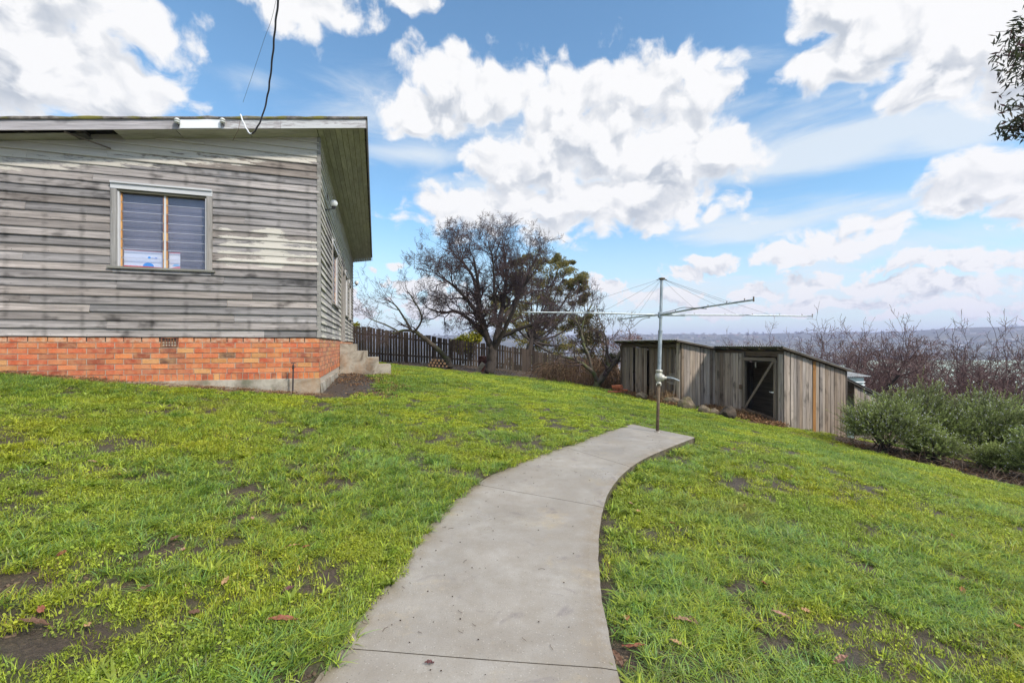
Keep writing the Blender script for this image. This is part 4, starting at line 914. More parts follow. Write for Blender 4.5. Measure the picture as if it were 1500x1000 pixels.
for i in range(-20,40):
    for sg in (1,-1):
        pts=[]; 
        x0=q0+i*hx
        # zigzag hex wire
        za=-.50; zc=zt0-.05; n=int((zc-za)/(hx*.5)); P=[]
        for j in range(n+1):
            xx=x0+(hx*.25*sg if (j//1)%2==0 else -hx*.25*sg)
            P.append((xx,za+j*hx*.5))
        if sg==1 and q0+.02<x0<q1-.02: mb.tube([S(a,-.028,b) for a,b in P],.0030,3,cap=False)
        if sg==-1 and q0+.02<x0+hx*.5<q1-.02: mb.tube([S(a+hx*.5,-.028,b) for a,b in P],.0030,3,cap=False)
part(mb,'wire_mesh',M['mesh'],dor)
mb=MB(); mb.obox(S(q0+.02,-.062,.18),A3*.08,Zv*.035,B3*.01,(.5,.5,.5,0)); mb.tube([S(q0+.1,-.07,.2),S(q0+.14,-.07,.2)],.008,6); part(mb,'latch',M['ceramic'],dor)
mb=MB(); mb.obox(S(q1+.03,-.07,.18),A3*.1,Zv*.12,B3*.03,(.13,.09,.07,0)); part(mb,'hinge_block',M['plank'],dor); mb=MB(); mb.obox(S(.8,-.06,.80),Zv*.15,A3*.03,B3*.012,(.28,.26,.22,0)); part(mb,'hinge_block',M['plank'],dor)
# left shed
lsh=empty('tool_shed','low grey plank shed with half open door behind the clothes line pole','shed',loc=tuple(S(2.6,-1.2,-.5)))
Q1=2.39; lt=lambda b:1.47-.17*(b+1.19)
planks(S(Q1,-1.19,0),B3,-A3,1.19,lambda x:-.40-.09*x,lambda x:lt(x-1.19)-.03,.10,'side_wall',lsh,1.05)
planks(S(Q1+.02,-1.21,0),A3,-B3,.17,lambda x:-.40,lambda x:lt(-1.2),.17,'corner_plank',lsh,1.15)
fr0=.22
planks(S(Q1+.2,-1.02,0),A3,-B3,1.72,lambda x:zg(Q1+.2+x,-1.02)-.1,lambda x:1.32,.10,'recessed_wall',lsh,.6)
planks(S(Q1+1.95,-1.10,0),A3,-B3,.72,lambda x:-.35,lambda x:1.30,.10,'door',lsh,.85,lab='grey plank door standing slightly ajar')
planks(S(Q1+2.80,-1.10,0),A3,-B3,.75,lambda x:-.38,lambda x:1.32,.105,'front_wall',lsh,.85)
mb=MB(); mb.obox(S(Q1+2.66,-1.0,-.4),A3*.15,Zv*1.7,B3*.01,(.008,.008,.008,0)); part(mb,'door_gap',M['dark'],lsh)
mb=MB(); mb.tube(crom([S(Q1+2.55,-1.13,.43),S(Q1+2.62,-1.17,.46),S(Q1+2.78,-1.15,.45),S(Q1+2.82,-1.13,.42)],4),.008,5); part(mb,'door_bolt',M['black'],lsh)
planks(S(Q1+3.55,-1.19,0),B3,A3,2.2,lambda x:-.6,lambda x:lt(x-1.19)-.05,.12,'back_wall',lsh,.8); planks(S(Q1,1.0,0),A3,B3,3.5,lambda x:-.9,lambda x:1.05,.12,'far_wall',lsh,.8); planks(S(Q1+.02,0,0),B3,A3,1.0,lambda x:-.8,lambda x:1.1,.12,'inner_wall',lsh,.8)
for q in (Q1+.05,Q1+.65,Q1+1.0,Q1+1.6,Q1+2.3,Q1+3.0,Q1+3.5):
    mb=MB(); mb.obox(S(q,-1.42,lt(-1.42)-.038+(.02 if q<5 else 0)),B3*1.9-Zv*.17*1.9,Zv*.06,A3*.06,(.15,.115,.085,0)); part(mb,'rafter',M['plank'],lsh)
mb=MB(); mb.obox(S(Q1,-1.16,1.33),A3*3.5,Zv*.1,B3*.04,(.13,.1,.08,0)); part(mb,'top_plate',M['plank'],lsh)
sl2=(B3-Zv*.17); sl2/=np.linalg.norm(sl2); corr(S(Q1-.16,-1.46,lt(-1.46)+.035),A3,sl2,3.95,2.75,lsh)
mb=MB(); mb.obox(S(Q1-.155,-1.44,lt(-1.44)-.012),sl2*2.6,Zv*.036,A3*.03,(.12,.1,.08,0)); part(mb,'barge_board',M['plank'],lsh)
# torn grey board ends hanging off the corner post
mb=MB()
for i in range(9):
    z=.35+random.uniform(-.12,.12)+ (i%3)*.05; L_=random.uniform(.15,.4); mb.bar(S(Q1+.28,-1.16,z),S(Q1+.28+L_,-1.20-random.uniform(0,.05),z+random.uniform(-.04,.05)),.02,.035,(.30,.27,.24,0))
z=1.2; P=[S(Q1+.20,-1.19,1.15),S(Q1+.24,-1.2,.8),S(Q1+.22,-1.2,.5),S(Q1+.27,-1.21,.1),S(Q1+.34,-1.22,-.25)]; mb.tube(crom(P,4),[.02+.02*abs(math.sin(i)) for i in range(17)],6,(.30,.25,.21,0))
part(mb,'splintered_board',M['plank'],lsh)
# lean to, right
ln=empty('lean_to','low open ended lean-to with plank side, between the coop and the shrubs','shed',loc=tuple(S(.2,2.6,-1.2)))
l_z=lambda x:.50-.41*x
planks(S(.10,2.42,0),B3,-A3,1.75,lambda x:-1.7,lambda x:l_z(x+.25)-.03,.13,'side_wall',ln,1.0)
sl3=(B3-Zv*.41); sl3/=np.linalg.norm(sl3); corr(S(.0,2.07,.545),A3,sl3,1.9,2.4,ln)
mb=MB(); mb.obox(S(.02,2.06,.49),sl3*2.3,Zv*.04,A3*.03,(.10,.09,.08,0)); part(mb,'barge_board',M['plank'],ln)
mb=MB(); mb.obox(S(1.2,2.08,-1.3),B3*.9,Zv*1.6,A3*.03,(.12,.10,.09,0)); part(mb,'inner_wall',M['plank'],ln)
# little louvred metal hutch behind
hu=empty('metal_hutch','small pale green metal hutch with white corrugated roof behind the coop','hutch',loc=(10.1,13.3,-1.2))
M['palegreen']=simple('pale_metal',(.33,.42,.42),.5,.2,8,.2); mb=MB(); mb.obox((9.85,13.1,-1.6),(.62,.1,0),(-.1,.6,0),(0,0,2.02)); part(mb,'body',M['palegreen'],hu)
mb=MB()
for i in range(4): mb.obox((9.86,13.07,.02+i*.09),(.6,.1,0),(0,-.03,.0),(0,0,.03))
part(mb,'louvre',M['white'],hu)
corr(np.array([9.72,12.95,.47]),np.array([.99,.14,0]),np.array([-.14,.98,.12]),.88,.8,hu)
# ------------------------------------------------------------------ TREES, SHRUBS
def nrmz(v): v=np.asarray(v,float); return v/(np.linalg.norm(v)+1e-9)
RR=random.Random(11)
def grow(mb,p,d,L,r,lvl,mx,up=.12,wander=.22,col=(.5,.5,.5,0),nch=(4,6),ang=(.45,1.0),minr=.0045,shrink=.62):
    n=5 if lvl<mx-1 else 4; P=[np.array(p,float)]; dd=nrmz(d); dirs=[dd]
    for i in range(n):
        dd=nrmz(dd+np.array([RR.gauss(0,wander),RR.gauss(0,wander),RR.gauss(0,wander)])+np.array([0,0,up])); P.append(P[-1]+dd*L/n); dirs.append(dd)
    rad=[max(minr,r*(1-.65*i/n)) for i in range(n+1)]
    mb.tube(P,rad,6 if r>.05 else (4 if r>.015 else 3),col,cap=False)
    if lvl>=mx: return
    k_=RR.randint(*nch)
    for i in range(k_):
        t=RR.uniform(.22,1.0) if i<k_-1 else 1.0; j=min(int(t*n),n-1); f=t*n-j; q=P[j]*(1-f)+P[j+1]*f; bd=dirs[j+1]
        ax=nrmz(np.cross(bd,[RR.gauss(0,1),RR.gauss(0,1),RR.gauss(0,1)])); a=RR.uniform(*ang) if t<1 else RR.uniform(.05,.4)
        nd=bd*math.cos(a)+ax*math.sin(a)
        grow(mb,q,nd,L*shrink*RR.uniform(.7,1.2)*(1.15-.45*t if t<1 else .9),max(minr,rad[j]*.62),lvl+1,mx,up,wander,col,nch,ang,minr,shrink)
def limbtree(name,label,limbs,mx,barkm,twigm,cat='tree',group=None,**kw):
    """limbs : list of (points, r0, r1, n_side_branches, branch_len)"""
    root=empty(name,label,cat,group,loc=tuple(limbs[0][0][0]))
    tm=MB(); cm=MB()
    for pts,r0,r1,nb,bl in limbs:
        P=crom(pts,5); P=P+np.array([[RR.gauss(0,min(r1*.25,.015)) for _ in range(3)] for _ in P]); R=np.linspace(r0,r1,len(P)); tm.tube(P,R,9)
        for i in range(nb):
            t=RR.uniform(.30,1.0) if i<nb-1 else 1.0; j=min(int(t*(len(P)-1)),len(P)-2); bd=nrmz(P[j+1]-P[j])
            ax=nrmz(np.cross(bd,[RR.gauss(0,1),RR.gauss(0,1),RR.gauss(0,1)])); a=RR.uniform(.35,.95) if t<1 else .15
            grow(cm,P[j+1] if t==1 else P[j],bd*math.cos(a)+ax*math.sin(a),bl*RR.uniform(.6,1.15),max(.012,R[j]*.55),0,mx,**kw)
    part(tm,'trunk',barkm,root,smooth=True); part(cm,'crown',twigm,root)
    return root
# big bare plum tree
Y0=20.
def T(px,py,dy=0): return at(px,py,Y0+dy)
limbs=[([T(717,546),T(720,528),T(722,508)],.25,.20,0,0),
 ([T(722,512),T(712,490,-.1),T(704,455,-.3),T(700,415,-.5),T(694,378,-.6)],.17,.04,19,1.15),
 ([T(724,512),T(730,480,.2),T(738,440,.4),T(742,400,.5),T(738,368,.6)],.17,.04,19,1.15),
 ([T(722,515),T(735,490,-.4),T(752,455,-.9),T(768,420,-1.2),T(778,390,-1.4)],.13,.03,14,1.3),
 ([T(710,492),T(690,470,.3),T(668,456,.6),T(648,458,.7),T(628,452,.8)],.11,.03,8,1.2),
 ([T(706,470),T(685,440,-.4),T(660,415,-.8),T(636,400,-1.0)],.10,.02,14,1.2),
 ([T(732,495),T(760,482,-.2),T(785,474,-.4),T(806,470,-.3)],.10,.03,9,1.3),
 ([T(736,470),T(757,440,.9),T(775,428,1.4),T(792,425,1.7)],.10,.03,13,1.2),
 ([T(702,440),T(690,400,.8),T(668,375,1.2),T(658,362,1.3)],.08,.02,13,1.2),
 ([T(726,470),T(724,425,-.9),T(722,380,-1.2),T(716,360,-1.3)],.08,.02,13,1.2)]
limbtree('plum_tree','tall bare dark tree with dense twigs in front of the paling fence',limbs,3,M['bark'],M['twig'],nch=(5,7),up=.05,shrink=.62,ang=(.5,1.15),wander=.26)
# low leaning bare tree, left of it
Y0=20.6
limbs=[([T(660,538),T(656,528),T(650,520),T(632,503,-.2),T(613,489,-.4),T(603,484,-.5)],.15,.08,2,.9),
 ([T(603,484,-.5),T(590,484,-.6),T(575,488,-.8),T(562,486,-.8)],.07,.02,7,1.0),
 ([T(603,484,-.5),T(592,466,-.2),T(580,448,0),T(568,440,0)],.06,.02,7,1.1),
 ([T(608,486,-.4),T(618,465,-.6),T(606,440,-.9),T(596,425,-.9)],.05,.02,6,1.1),
 ([T(585,486,-.6),T(566,476,-1),T(550,470,-1.2),T(542,466,-1.3)],.04,.015,6,.8)]
limbtree('leaning_bare_tree','low bare tree with leaning mossy trunk and sideways branches before the fence',limbs,3,M['mossbark'],M['twig'],nch=(3,4),up=.05,shrink=.62)
# small orchard tree by the shed
Y0=16.6
limbs=[([T(872,572),T(878,558),T(892,540),T(905,522,.2),T(918,508,.5)],.15,.06,4,1.0),
 ([T(877,562),T(868,545,-.1),T(852,532,-.2),T(838,525,-.4),T(822,522,-.5)],.09,.03,5,.8),
 ([T(868,546),T(862,520,0),T(852,495,.2),T(855,470,.3),T(866,448,.3)],.06,.02,8,1.0),
 ([T(855,500,.1),T(848,478,.4),T(838,462,.5),T(826,452,.6)],.05,.02,7,.9),
 ([T(893,540),T(888,520,.2),T(889,500,.2),T(882,480,.2)],.05,.02,6,.8)]
limbtree('mossy_orchard_tree','small leafless tree with forked mossy trunk left of the tool shed',limbs,3,M['mossbark'],M['twig'],nch=(3,5),up=.10,shrink=.62)
def leaves(mb,c,R,n,size,cols,asp=.45,shell=.45,droop=0):
    c=np.asarray(c,float); R=np.asarray(R,float)*np.ones(3)
    d=rng.normal(0,1,(n,3)); d/=np.linalg.norm(d,axis=1)[:,None]; rr=(shell+(1-shell)*rng.uniform(0,1,n)**.6)[:,None]; P=c+d*R*rr
    a=rng.normal(0,1,(n,3)); a[:,2]-=droop; a/=np.linalg.norm(a,axis=1)[:,None]; b=np.cross(a,rng.normal(0,1,(n,3))); b/=np.linalg.norm(b,axis=1)[:,None]
    s=size*rng.uniform(.6,1.3,(n,1)); V=np.stack([P-a*s,P+b*s*asp-a*s*.1,P+a*s,P-b*s*asp-a*s*.1],1)
    col=np.asarray(cols)[rng.integers(0,len(cols),n)]*rng.uniform(.7,1.25,(n,1)); mb.add(V.reshape(-1,3),np.arange(4*n).reshape(n,4),np.repeat(col,4,0))
# evergreen gum behind
gum=empty('gum_tree','olive green leafy gum tree behind the bare tree and the fence','tree',loc=(2.6,33,-1.2))
tm=MB(); cm=MB(); Y0=33
tr_=[T(775,560),T(772,530),T(778,500),T(785,470)]; tm.tube(crom(tr_,5),np.linspace(.35,.18,16),9)
cl_=[(770,400,1.15),(800,395,1.2),(782,420,1.3),(818,405,1.0),(830,425,.85),(840,440,.6),(745,425,1.1),(735,455,1.2),(760,450,1.3),(795,445,1.2),(815,470,1.0),(775,480,1.3),(745,490,1.2),(800,500,1.1),(720,440,.8),(725,480,1.0),(842,470,.7),(850,500,.8),(830,520,.9),(780,520,1.2),(755,384,.7),(812,384,.6),(835,415,.6)]
OL=[(.18,.17,.05),(.24,.20,.055),(.13,.135,.05),(.30,.23,.05),(.10,.11,.045)]
for px,py,r in cl_:
    px+=9; py-=3; r*=1.2
    dy=RR.uniform(-1.5,1.5); c=T(px,py,dy); tm.tube(crom([T(778,500),T((778+px)/2,(500+py)/2+8,dy*.6),c],4),np.linspace(.10,.03,9),5)
    for q in range(9):
        cc=c+np.array([RR.gauss(0,r*.62),RR.gauss(0,r*.6),RR.gauss(0,r*.45)]); leaves(cm,cc,(r*.42,r*.42,r*.26),230,.085,OL,.34,.2,.4)
part(tm,'trunk',M['bark'],gum,smooth=True); part(cm,'crown',M['leaf'],gum)
def bush(name,label,cat,c,R,n,size,cols,lobes=8,asp=.5,group=None,stem=True,mat='leaf',tips=None):
    c=np.asarray(c,float); R=np.asarray(R,float)*np.ones(3); root=empty(name,label,cat,group,loc=(c[0],c[1],c[2]-R[2])); mb=MB()
    for i in range(lobes):
        d=nrmz([RR.gauss(0,1),RR.gauss(0,1),RR.gauss(.2,.8)]); leaves(mb,c+d*R*RR.uniform(.3,.75),R*RR.uniform(.28,.5),n//lobes,size,cols,asp,.35)
    if tips: 
        for i in range(lobes): d=nrmz([RR.gauss(0,1),RR.gauss(0,1),abs(RR.gauss(.6,.8))]); leaves(mb,c+d*R*.8,R*.3,n//lobes//3,size,tips,asp,.5)
    part(mb,'foliage',M[mat],root)
    sm_=MB()
    for i in range(6): sm_.tube(crom([c-Zv*R[2],c-Zv*R[2]*.4+np.array([RR.gauss(0,.15),RR.gauss(0,.15),0])*R,c+np.array([RR.gauss(0,.4),RR.gauss(0,.4),.2])*R],4),np.linspace(.04,.012,9)*R[0],5)
    part(sm_,'stem',M['bark'],root); return root
Y0=26.5
bush('wattle_bush','bright yellow green bush showing above the fence left of the dark trunk','bush',T(688,500),(1.25,.8,1.1),4200,.075,[(.28,.26,.012),(.20,.21,.02),(.36,.33,.012),(.12,.15,.02)],10)
Y0=24.5; bush('yellow_bush','small yellow green bush peeping over the fence beside the house end','bush',T(519,482),(.35,.5,.55),700,.06,[(.28,.26,.02),(.2,.2,.02)],5)
Y0=21; bush('olive_scrub','olive leafy scrub between the gum tree and the tool shed','bush',T(868,500),(1.15,1.0,1.45),4200,.05,[(.075,.07,.028),(.10,.085,.03),(.06,.05,.028),(.14,.10,.05)],12)
Y0=19.5; bush('russet_shrub','russet twiggy shrub rising behind the tool shed roof','bush',T(920,505),(1.35,.8,.85),3000,.028,[(.16,.07,.045),(.12,.06,.045),(.20,.10,.06)],11,mat='dry')
Y0=19; bush('dark_undergrowth','dark green undergrowth against the left end of the tool shed','bush',T(893,545),(.9,.7,.9),3600,.045,[(.025,.032,.014),(.04,.045,.018),(.05,.04,.02)],9)
# bramble thicket (uncountable)
mb=MB(); DRY=[(.10,.060,.038),(.15,.09,.055),(.07,.045,.03),(.20,.13,.08)]
for i in range(620):
    px=RR.uniform(795,912); Y=RR.uniform(17.2,21.5) if px<880 else RR.uniform(17.5,20); x=(px-750)/F*Y; z=zt(x,Y); hgt=RR.uniform(.25,1.25)*(0.6 if px<830 else 1); a=RR.uniform(0,6.28); l=RR.uniform(.4,1.1)
    P=crom([(x,Y,z),(x+math.cos(a)*l*.35,Y+math.sin(a)*l*.35,z+hgt),(x+math.cos(a)*l,Y+math.sin(a)*l,z+hgt*.75),(x+math.cos(a)*l*1.3,Y+math.sin(a)*l*1.3,z+hgt*.2)],3); mb.tube(P,RR.uniform(.004,.009),3,RR.choice(DRY)+(0,),cap=False)
for i in range(60):
    px=RR.uniform(800,912); Y=RR.uniform(17.5,21); x=(px-750)/F*Y; leaves(mb,(x,Y,zt(x,Y)+RR.uniform(.05,.9)),(.4,.4,.25),120,.03,DRY+[(.04,.05,.02)],.5,.1)
tag(mb.build('bramble_thicket',M['dry']),'dead brown brambles','brambles',kind='stuff')
# ---- paling fence
fen=empty('paling_fence','dark unpainted paling fence running behind the big bare tree','fence',loc=(-3,23,0))
FX=[-10.6,-7.9,-5.4,-3.2,-1.0,1.2,3.0,5.0]; FY=[21.4,22.0,22.6,23.1,23.7,24.3,25.0,25.6]; FT=[2.65,2.37,2.06,1.70,1.43,1.10,.78,.45]
for i in range(len(FX)-1):
    a=np.array([FX[i],FY[i]]); b=np.array([FX[i+1],FY[i+1]]); Lg=np.linalg.norm(b-a); n=int(Lg/.135); mb=MB(); d=(b-a)/Lg; nv=np.array([d[1],-d[0]])
    for j in range(n):
        t=(j+.5)/n; p=a+(b-a)*t+nv*.02; top=FT[i]+(FT[i+1]-FT[i])*t+RR.uniform(-.04,.03); bot=zt(*p)-.04+RR.uniform(0,.08); w_=RR.uniform(.112,.129); v=RR.uniform(.03,.075)
        le=RR.gauss(0,.012); mb.obox((p[0]-d[0]*w_/2,p[1]-d[1]*w_/2,bot),(le+0,0,top-bot),(d[0]*w_,d[1]*w_,0),(nv[0]*.016,nv[1]*.016,0),(v*1.2,v*.92,v*.74,0))
    part(mb,'paling_panel',M['fencewood'],fen)
    for hz_ in (.35,1.25):
        mb=MB(); za=zt(*a)+ (FT[i]-zt(*a))*hz_/1.6; zb_=zt(*b)+(FT[i+1]-zt(*b))*hz_/1.6; mb.bar((a[0],a[1],za),(b[0],b[1],zb_),.04,.08,(.07,.055,.045,0)); part(mb,'rail',M['fencewood'],fen)
    mb=MB(); mb.obox((a[0]-.05,a[1]+.02,zt(*a)-.2),(0,0,FT[i]-zt(*a)+.12),(.1,.02,0),(-.02,.1,0),(.08,.065,.05,0)); part(mb,'post',M['fencewood'],fen)
# ---- things by the fence
def lump(c,R,seed,mat,name,label,cat,col=(.5,.5,.5,0),flat_=1.0,group=None,sub=3):
    import bmesh
    bm=bmesh.new(); bmesh.ops.create_icosphere(bm,subdivisions=sub,radius=1); rl=random.Random(seed)
    pl=[(nrmz([rl.gauss(0,1) for _ in range(3)]),rl.uniform(.55,.9)) for _ in range(9)]; V=[]
    for v in bm.verts:
        p=np.array(v.co)
        for n_,d in pl:
            e=p@n_-d
            if e>0: p=p-n_*e*.92
        p=p*(1+.05*math.sin(p[0]*9+seed)*math.cos(p[1]*8)); V.append(p*np.array(R)+np.array([0,0,0]))
    f=[tuple(v.index for v in t.verts) for t in bm.faces]; bm.free()
    mb=MB(); mb.add(V,f,col); o=mb.build(name,mat); o.location=tuple(c); o.rotation_euler=(0,0,rl.uniform(0,6)); return tag(o,label,cat,group)
M['stone']=bark('stone',(.07,.055,.04),(.21,.17,.12),2.5,(.11,.10,.04)); M['darkstone']=bark('dark_stone',(.02,.017,.013),(.08,.06,.045),2.5)
for i,(px,py,w_,h_,lab,mt_) in enumerate([(941,585,.27,.16,'flat mossy edging stone, first from the tool shed door','stone'),(952,580,.15,.15,'small pale grey stone leaning behind the first edging stone','stone'),(962,588,.20,.13,'grey green edging stone just left of the clothes line pole','stone'),(985,594,.32,.20,'broad mossy edging stone just right of the clothes line pole','stone'),
   (1010,600,.28,.27,'tall square mossy block below the corner plank of the tool shed','stone'),(1035,606,.23,.17,'rounded edging stone right of the tall mossy block','stone'),(1050,607,.17,.12,'small mossy stone under the coop wall','stone'),(1068,612,.26,.24,'blackened edging stone nearest to the mesh door','darkstone')]):
    g=gp(px,py); lump((g[0],g[1]+.10,g[2]+h_*.36),(w_,w_*.75,h_),50+i,M[mt_],'edging_stone',lab,'stone',group='stones along the front of the sheds')
# dry litter and earth along the sheds (uncountable)
mb=MB(); LIT=[(.24,.13,.06),(.17,.09,.045),(.30,.19,.10),(.10,.06,.035),(.20,.10,.05)]
for i in range(70):
    q=RR.uniform(-.1,5.4); b=-.08-RR.uniform(0,.62)-(1.05 if q>2.35 else 0); p=S(q,b,0); z=zt(p[0],p[1]); leaves(mb,(p[0],p[1],z+.05),(.26,.26,.09),150,.024,LIT,.5,0)
for i in range(420):
    q=RR.choice([RR.gauss(2.75,.25),RR.gauss(1.25,.25),RR.uniform(2.4,4.4)]); b=-.10-abs(RR.gauss(0,.22))-(.98 if q>2.35 else 0); p=S(q,b,0); z=zt(p[0],p[1]); a=RR.uniform(0,6.28); l=RR.uniform(.08,.3); h_=RR.uniform(.05,.42 if q>2.4 else .2)
    mb.tube([(p[0],p[1],z),(p[0]+math.cos(a)*l*.4,p[1]+math.sin(a)*l*.4,z+h_),(p[0]+math.cos(a)*l,p[1]+math.sin(a)*l,z+h_*.8)],.0035,3,RR.choice([(.42,.30,.16,0),(.33,.20,.10,0),(.25,.14,.07,0)]),cap=False)
# straw against the house footing
for i in range(1100):
    s=RR.uniform(-.2,6.5); t=-.10-abs(RR.gauss(0,.09)); p=W(s,t,0); z=zt(p[0],p[1])+.012; a=RR.gauss(.2,.9); l=RR.uniform(.03,.12); h_=abs(RR.gauss(0,.02))
    mb.tube([(p[0],p[1],z),(p[0]+math.cos(a)*l,p[1]+math.sin(a)*l*.5,z+h_)],.0022,3,RR.choice([(.30,.19,.10,0),(.20,.12,.06,0),(.40,.28,.15,0),(.12,.07,.04,0)]),cap=False)
for i in range(26):
    s=RR.uniform(0,6); p=W(s,-.18,0); leaves(mb,(p[0],p[1],zt(p[0],p[1])+.02),(.22,.10,.03),90,.013,LIT,.5,0)
for i in range(30):
    p=W(-RR.uniform(.15,1.5),RR.uniform(.2,4.6),0); leaves(mb,(p[0],p[1],zt(p[0],p[1])+.015),(.35,.35,.03),60,.022,LIT+[(.06,.04,.03)],.5,0)
tag(mb.build('plant_litter',M['dry']),'brown straw and leaf litter on the bare soil','litter',kind='stuff')
# clods and crumbs on bare soil
n=40000; y=np.sqrt(rng.uniform(1.3**2,24**2,n)); x=rng.uniform(-1.25,1.25,n)*y; y2=np.concatenate([y,rng.uniform(1.4,5,40000)]); x=np.concatenate([x,rng.uniform(-1.2,1.2,40000)*y2[n:]]); y=y2
kp=((soilmask(x,y)>.35)|(fbm(x*2.8,y*2.8,4,21)<.45))&~in_poly(x,y,poly); x=x[kp];y=y[kp]
cc=bpy.data.collections.new('soil_crumbs')
k=NT('crumb'); oi=k.n('ShaderNodeObjectInfo').outputs['Random']; k.set(Base_Color=k.mix(oi,(.030,.021,.014),(.14,.095,.058)),Roughness=.95); M['crumb']=k.m
for i in range(4):
    o=lump((0,0,0),(.006,.005,.0035),200+i,M['crumb'],'k%d_crumb'%i,None,None,sub=1); COL.objects.unlink(o); o.location=(0,0,0); cc.objects.link(o)
    for kk_ in ('label','category'): 
        if kk_ in o: del o[kk_]
tag(inst('soil_crumbs',x,y,zbase(x,y)-.014,rng.integers(0,4,len(x)),rng.uniform(.5,2.0,len(x))**1.3*np.clip(y/4,1,2.6),cc,M['crumb']),'crumbs of dark soil','soil',kind='stuff')
# logs, stump, drum, slab, bricks
M['logwood']=simple('cut_wood',(.36,.22,.12),.8,0,20,.4)
def log(p,d,r,L,lab,grp):
    root=empty('log',lab,'log',grp,loc=tuple(p)); mb=MB(); mb.lathe(p,[(r,0),(r*1.02,L*.5),(r*.97,L)],12,axis=tuple(d)); part(mb,'bark',M['bark'],root); mb=MB(); mb.lathe(np.array(p)-np.array(d)*.004,[(r*.86,0),(r*.86,.003)],12,axis=tuple(d)); part(mb,'cut_end',M['logwood'],root)
for row in range(3):
    for i in range(6-row):
        g=gp(628+i*6.2+row*3,537); log(np.array([g[0],20.3,g[2]+.07+row*.125]),nrmz([.05+.1*(i%2-.5),1,0]),RR.uniform(.05,.07),.45,'short cut log with pale ends in the pile before the fence','cut logs stacked by the fence')
st_=empty('tree_stump','short dark stump with a pale cut top at the foot of the leaning tree','stump',loc=tuple(gp(658,536)))
mb=MB(); g=gp(657,536); mb.lathe(g,[(.20,-.1),(.17,.1),(.15,.3),(.15,.36)],12); part(mb,'bark',M['bark'],st_); mb=MB(); mb.lathe(g+Zv*.362,[(.12,0),(.12,.006)],12); part(mb,'cut_top',M['logwood'],st_)
M['rustdrum']=simple('rusty_drum',(.085,.032,.026),.8,.1,9,.5,.004)
g=gp(709,543); dr_=empty('rusty_drum','dark red rusty drum standing by the big tree trunk','drum',loc=tuple(g)); mb=MB(); mb.lathe(g-Zv*.02,[(.27,0),(.285,.02),(.27,.04),(.275,.24),(.292,.26),(.275,.28),(.275,.5),(.292,.52),(.275,.54),(.28,.70),(.292,.715),(.27,.72),(.26,.69),(.25,.4)],20); part(mb,'barrel',M['rustdrum'],dr_)
mb=MB(); mb.lathe(g+Zv*.60,[(.255,0),(.255,.01)],20); part(mb,'contents',M['dark'],dr_)
g=gp(701,544); mb=MB(); mb.obox(g+np.array([-.16,0,0]),(.30,0,.42),(.0,.05,.02),(.17,-.05,-.10),(.3,.28,.26,0)); tag(mb.build('broken_slab',M['oldcon']),'pale broken slab leaning against the rusty drum','slab')
M['tile']=simple('terracotta',(.42,.13,.06),.85,0,20,.35)
for i in range(9):
    g=gp(905+RR.uniform(-11,7),578); mb=MB(); a=RR.uniform(-.4,.4); mb.obox((0,0,0),(.30*math.cos(a),.30*math.sin(a),RR.uniform(-.03,.03)),(-.11*math.sin(a),.11*math.cos(a),0),(0,0,.055)); o=mb.build('stacked_brick',M['tile']); o.location=(g[0],g[1]+.5,g[2]+.01+(i%4)*.062); tag(o,'old orange brick in the low heap beside the tool shed','brick','bricks heaped left of the tool shed')
# ---- flowering shrubs on the right
def sprigs(mb,P,Dv,n_leaf,L,ll,lw,cb,ct,flower):
    n=len(P); Dv=Dv/np.linalg.norm(Dv,axis=1)[:,None]; ref=rng.normal(0,1,(n,3)); X=np.cross(Dv,ref); X/=np.linalg.norm(X,axis=1)[:,None]; Yv=np.cross(Dv,X); Ls=L*rng.uniform(.6,1.3,n); tint=rng.uniform(.75,1.25,(n,1))
    for i in range(n_leaf):
        t=(i+.5)/n_leaf; a=rng.uniform(0,6.28,n)[:,None]; o=X*np.cos(a)+Yv*np.sin(a); b=P+Dv*(Ls*t)[:,None]; ld=o*.75+Dv*(.5+.6*t); ld/=np.linalg.norm(ld,axis=1)[:,None]; sd_=np.cross(ld,o+rng.normal(0,.3,(n,3))); sd_/=np.linalg.norm(sd_,axis=1)[:,None]; l=ll*rng.uniform(.7,1.2,(n,1))*(1-.3*t)
        V=np.stack([b,b+ld*l*.5+sd_*lw,b+ld*l,b+ld*l*.5-sd_*lw],1); c=(np.array(cb)*(1-t**1.3)+np.array(ct)*t**1.3)*tint; mb.add(V.reshape(-1,3),np.arange(4*n).reshape(n,4),np.repeat(c,4,0))
    m=rng.uniform(0,1,n)<flower
    for r_ in range(3):
        b=(P+Dv*(Ls*1.0)[:,None])[m]+rng.normal(0,.012,(m.sum(),3)); k_=len(b)
        if k_: a=rng.normal(0,1,(k_,3)); a/=np.linalg.norm(a,axis=1)[:,None]; c_=np.cross(a,rng.normal(0,1,(k_,3))); c_/=np.linalg.norm(c_,axis=1)[:,None]; s=.0085; mb.add(np.stack([b-a*s,b+c_*s,b+a*s,b-c_*s],1).reshape(-1,3),np.arange(4*k_).reshape(k_,4),(.70,.68,.80,0))
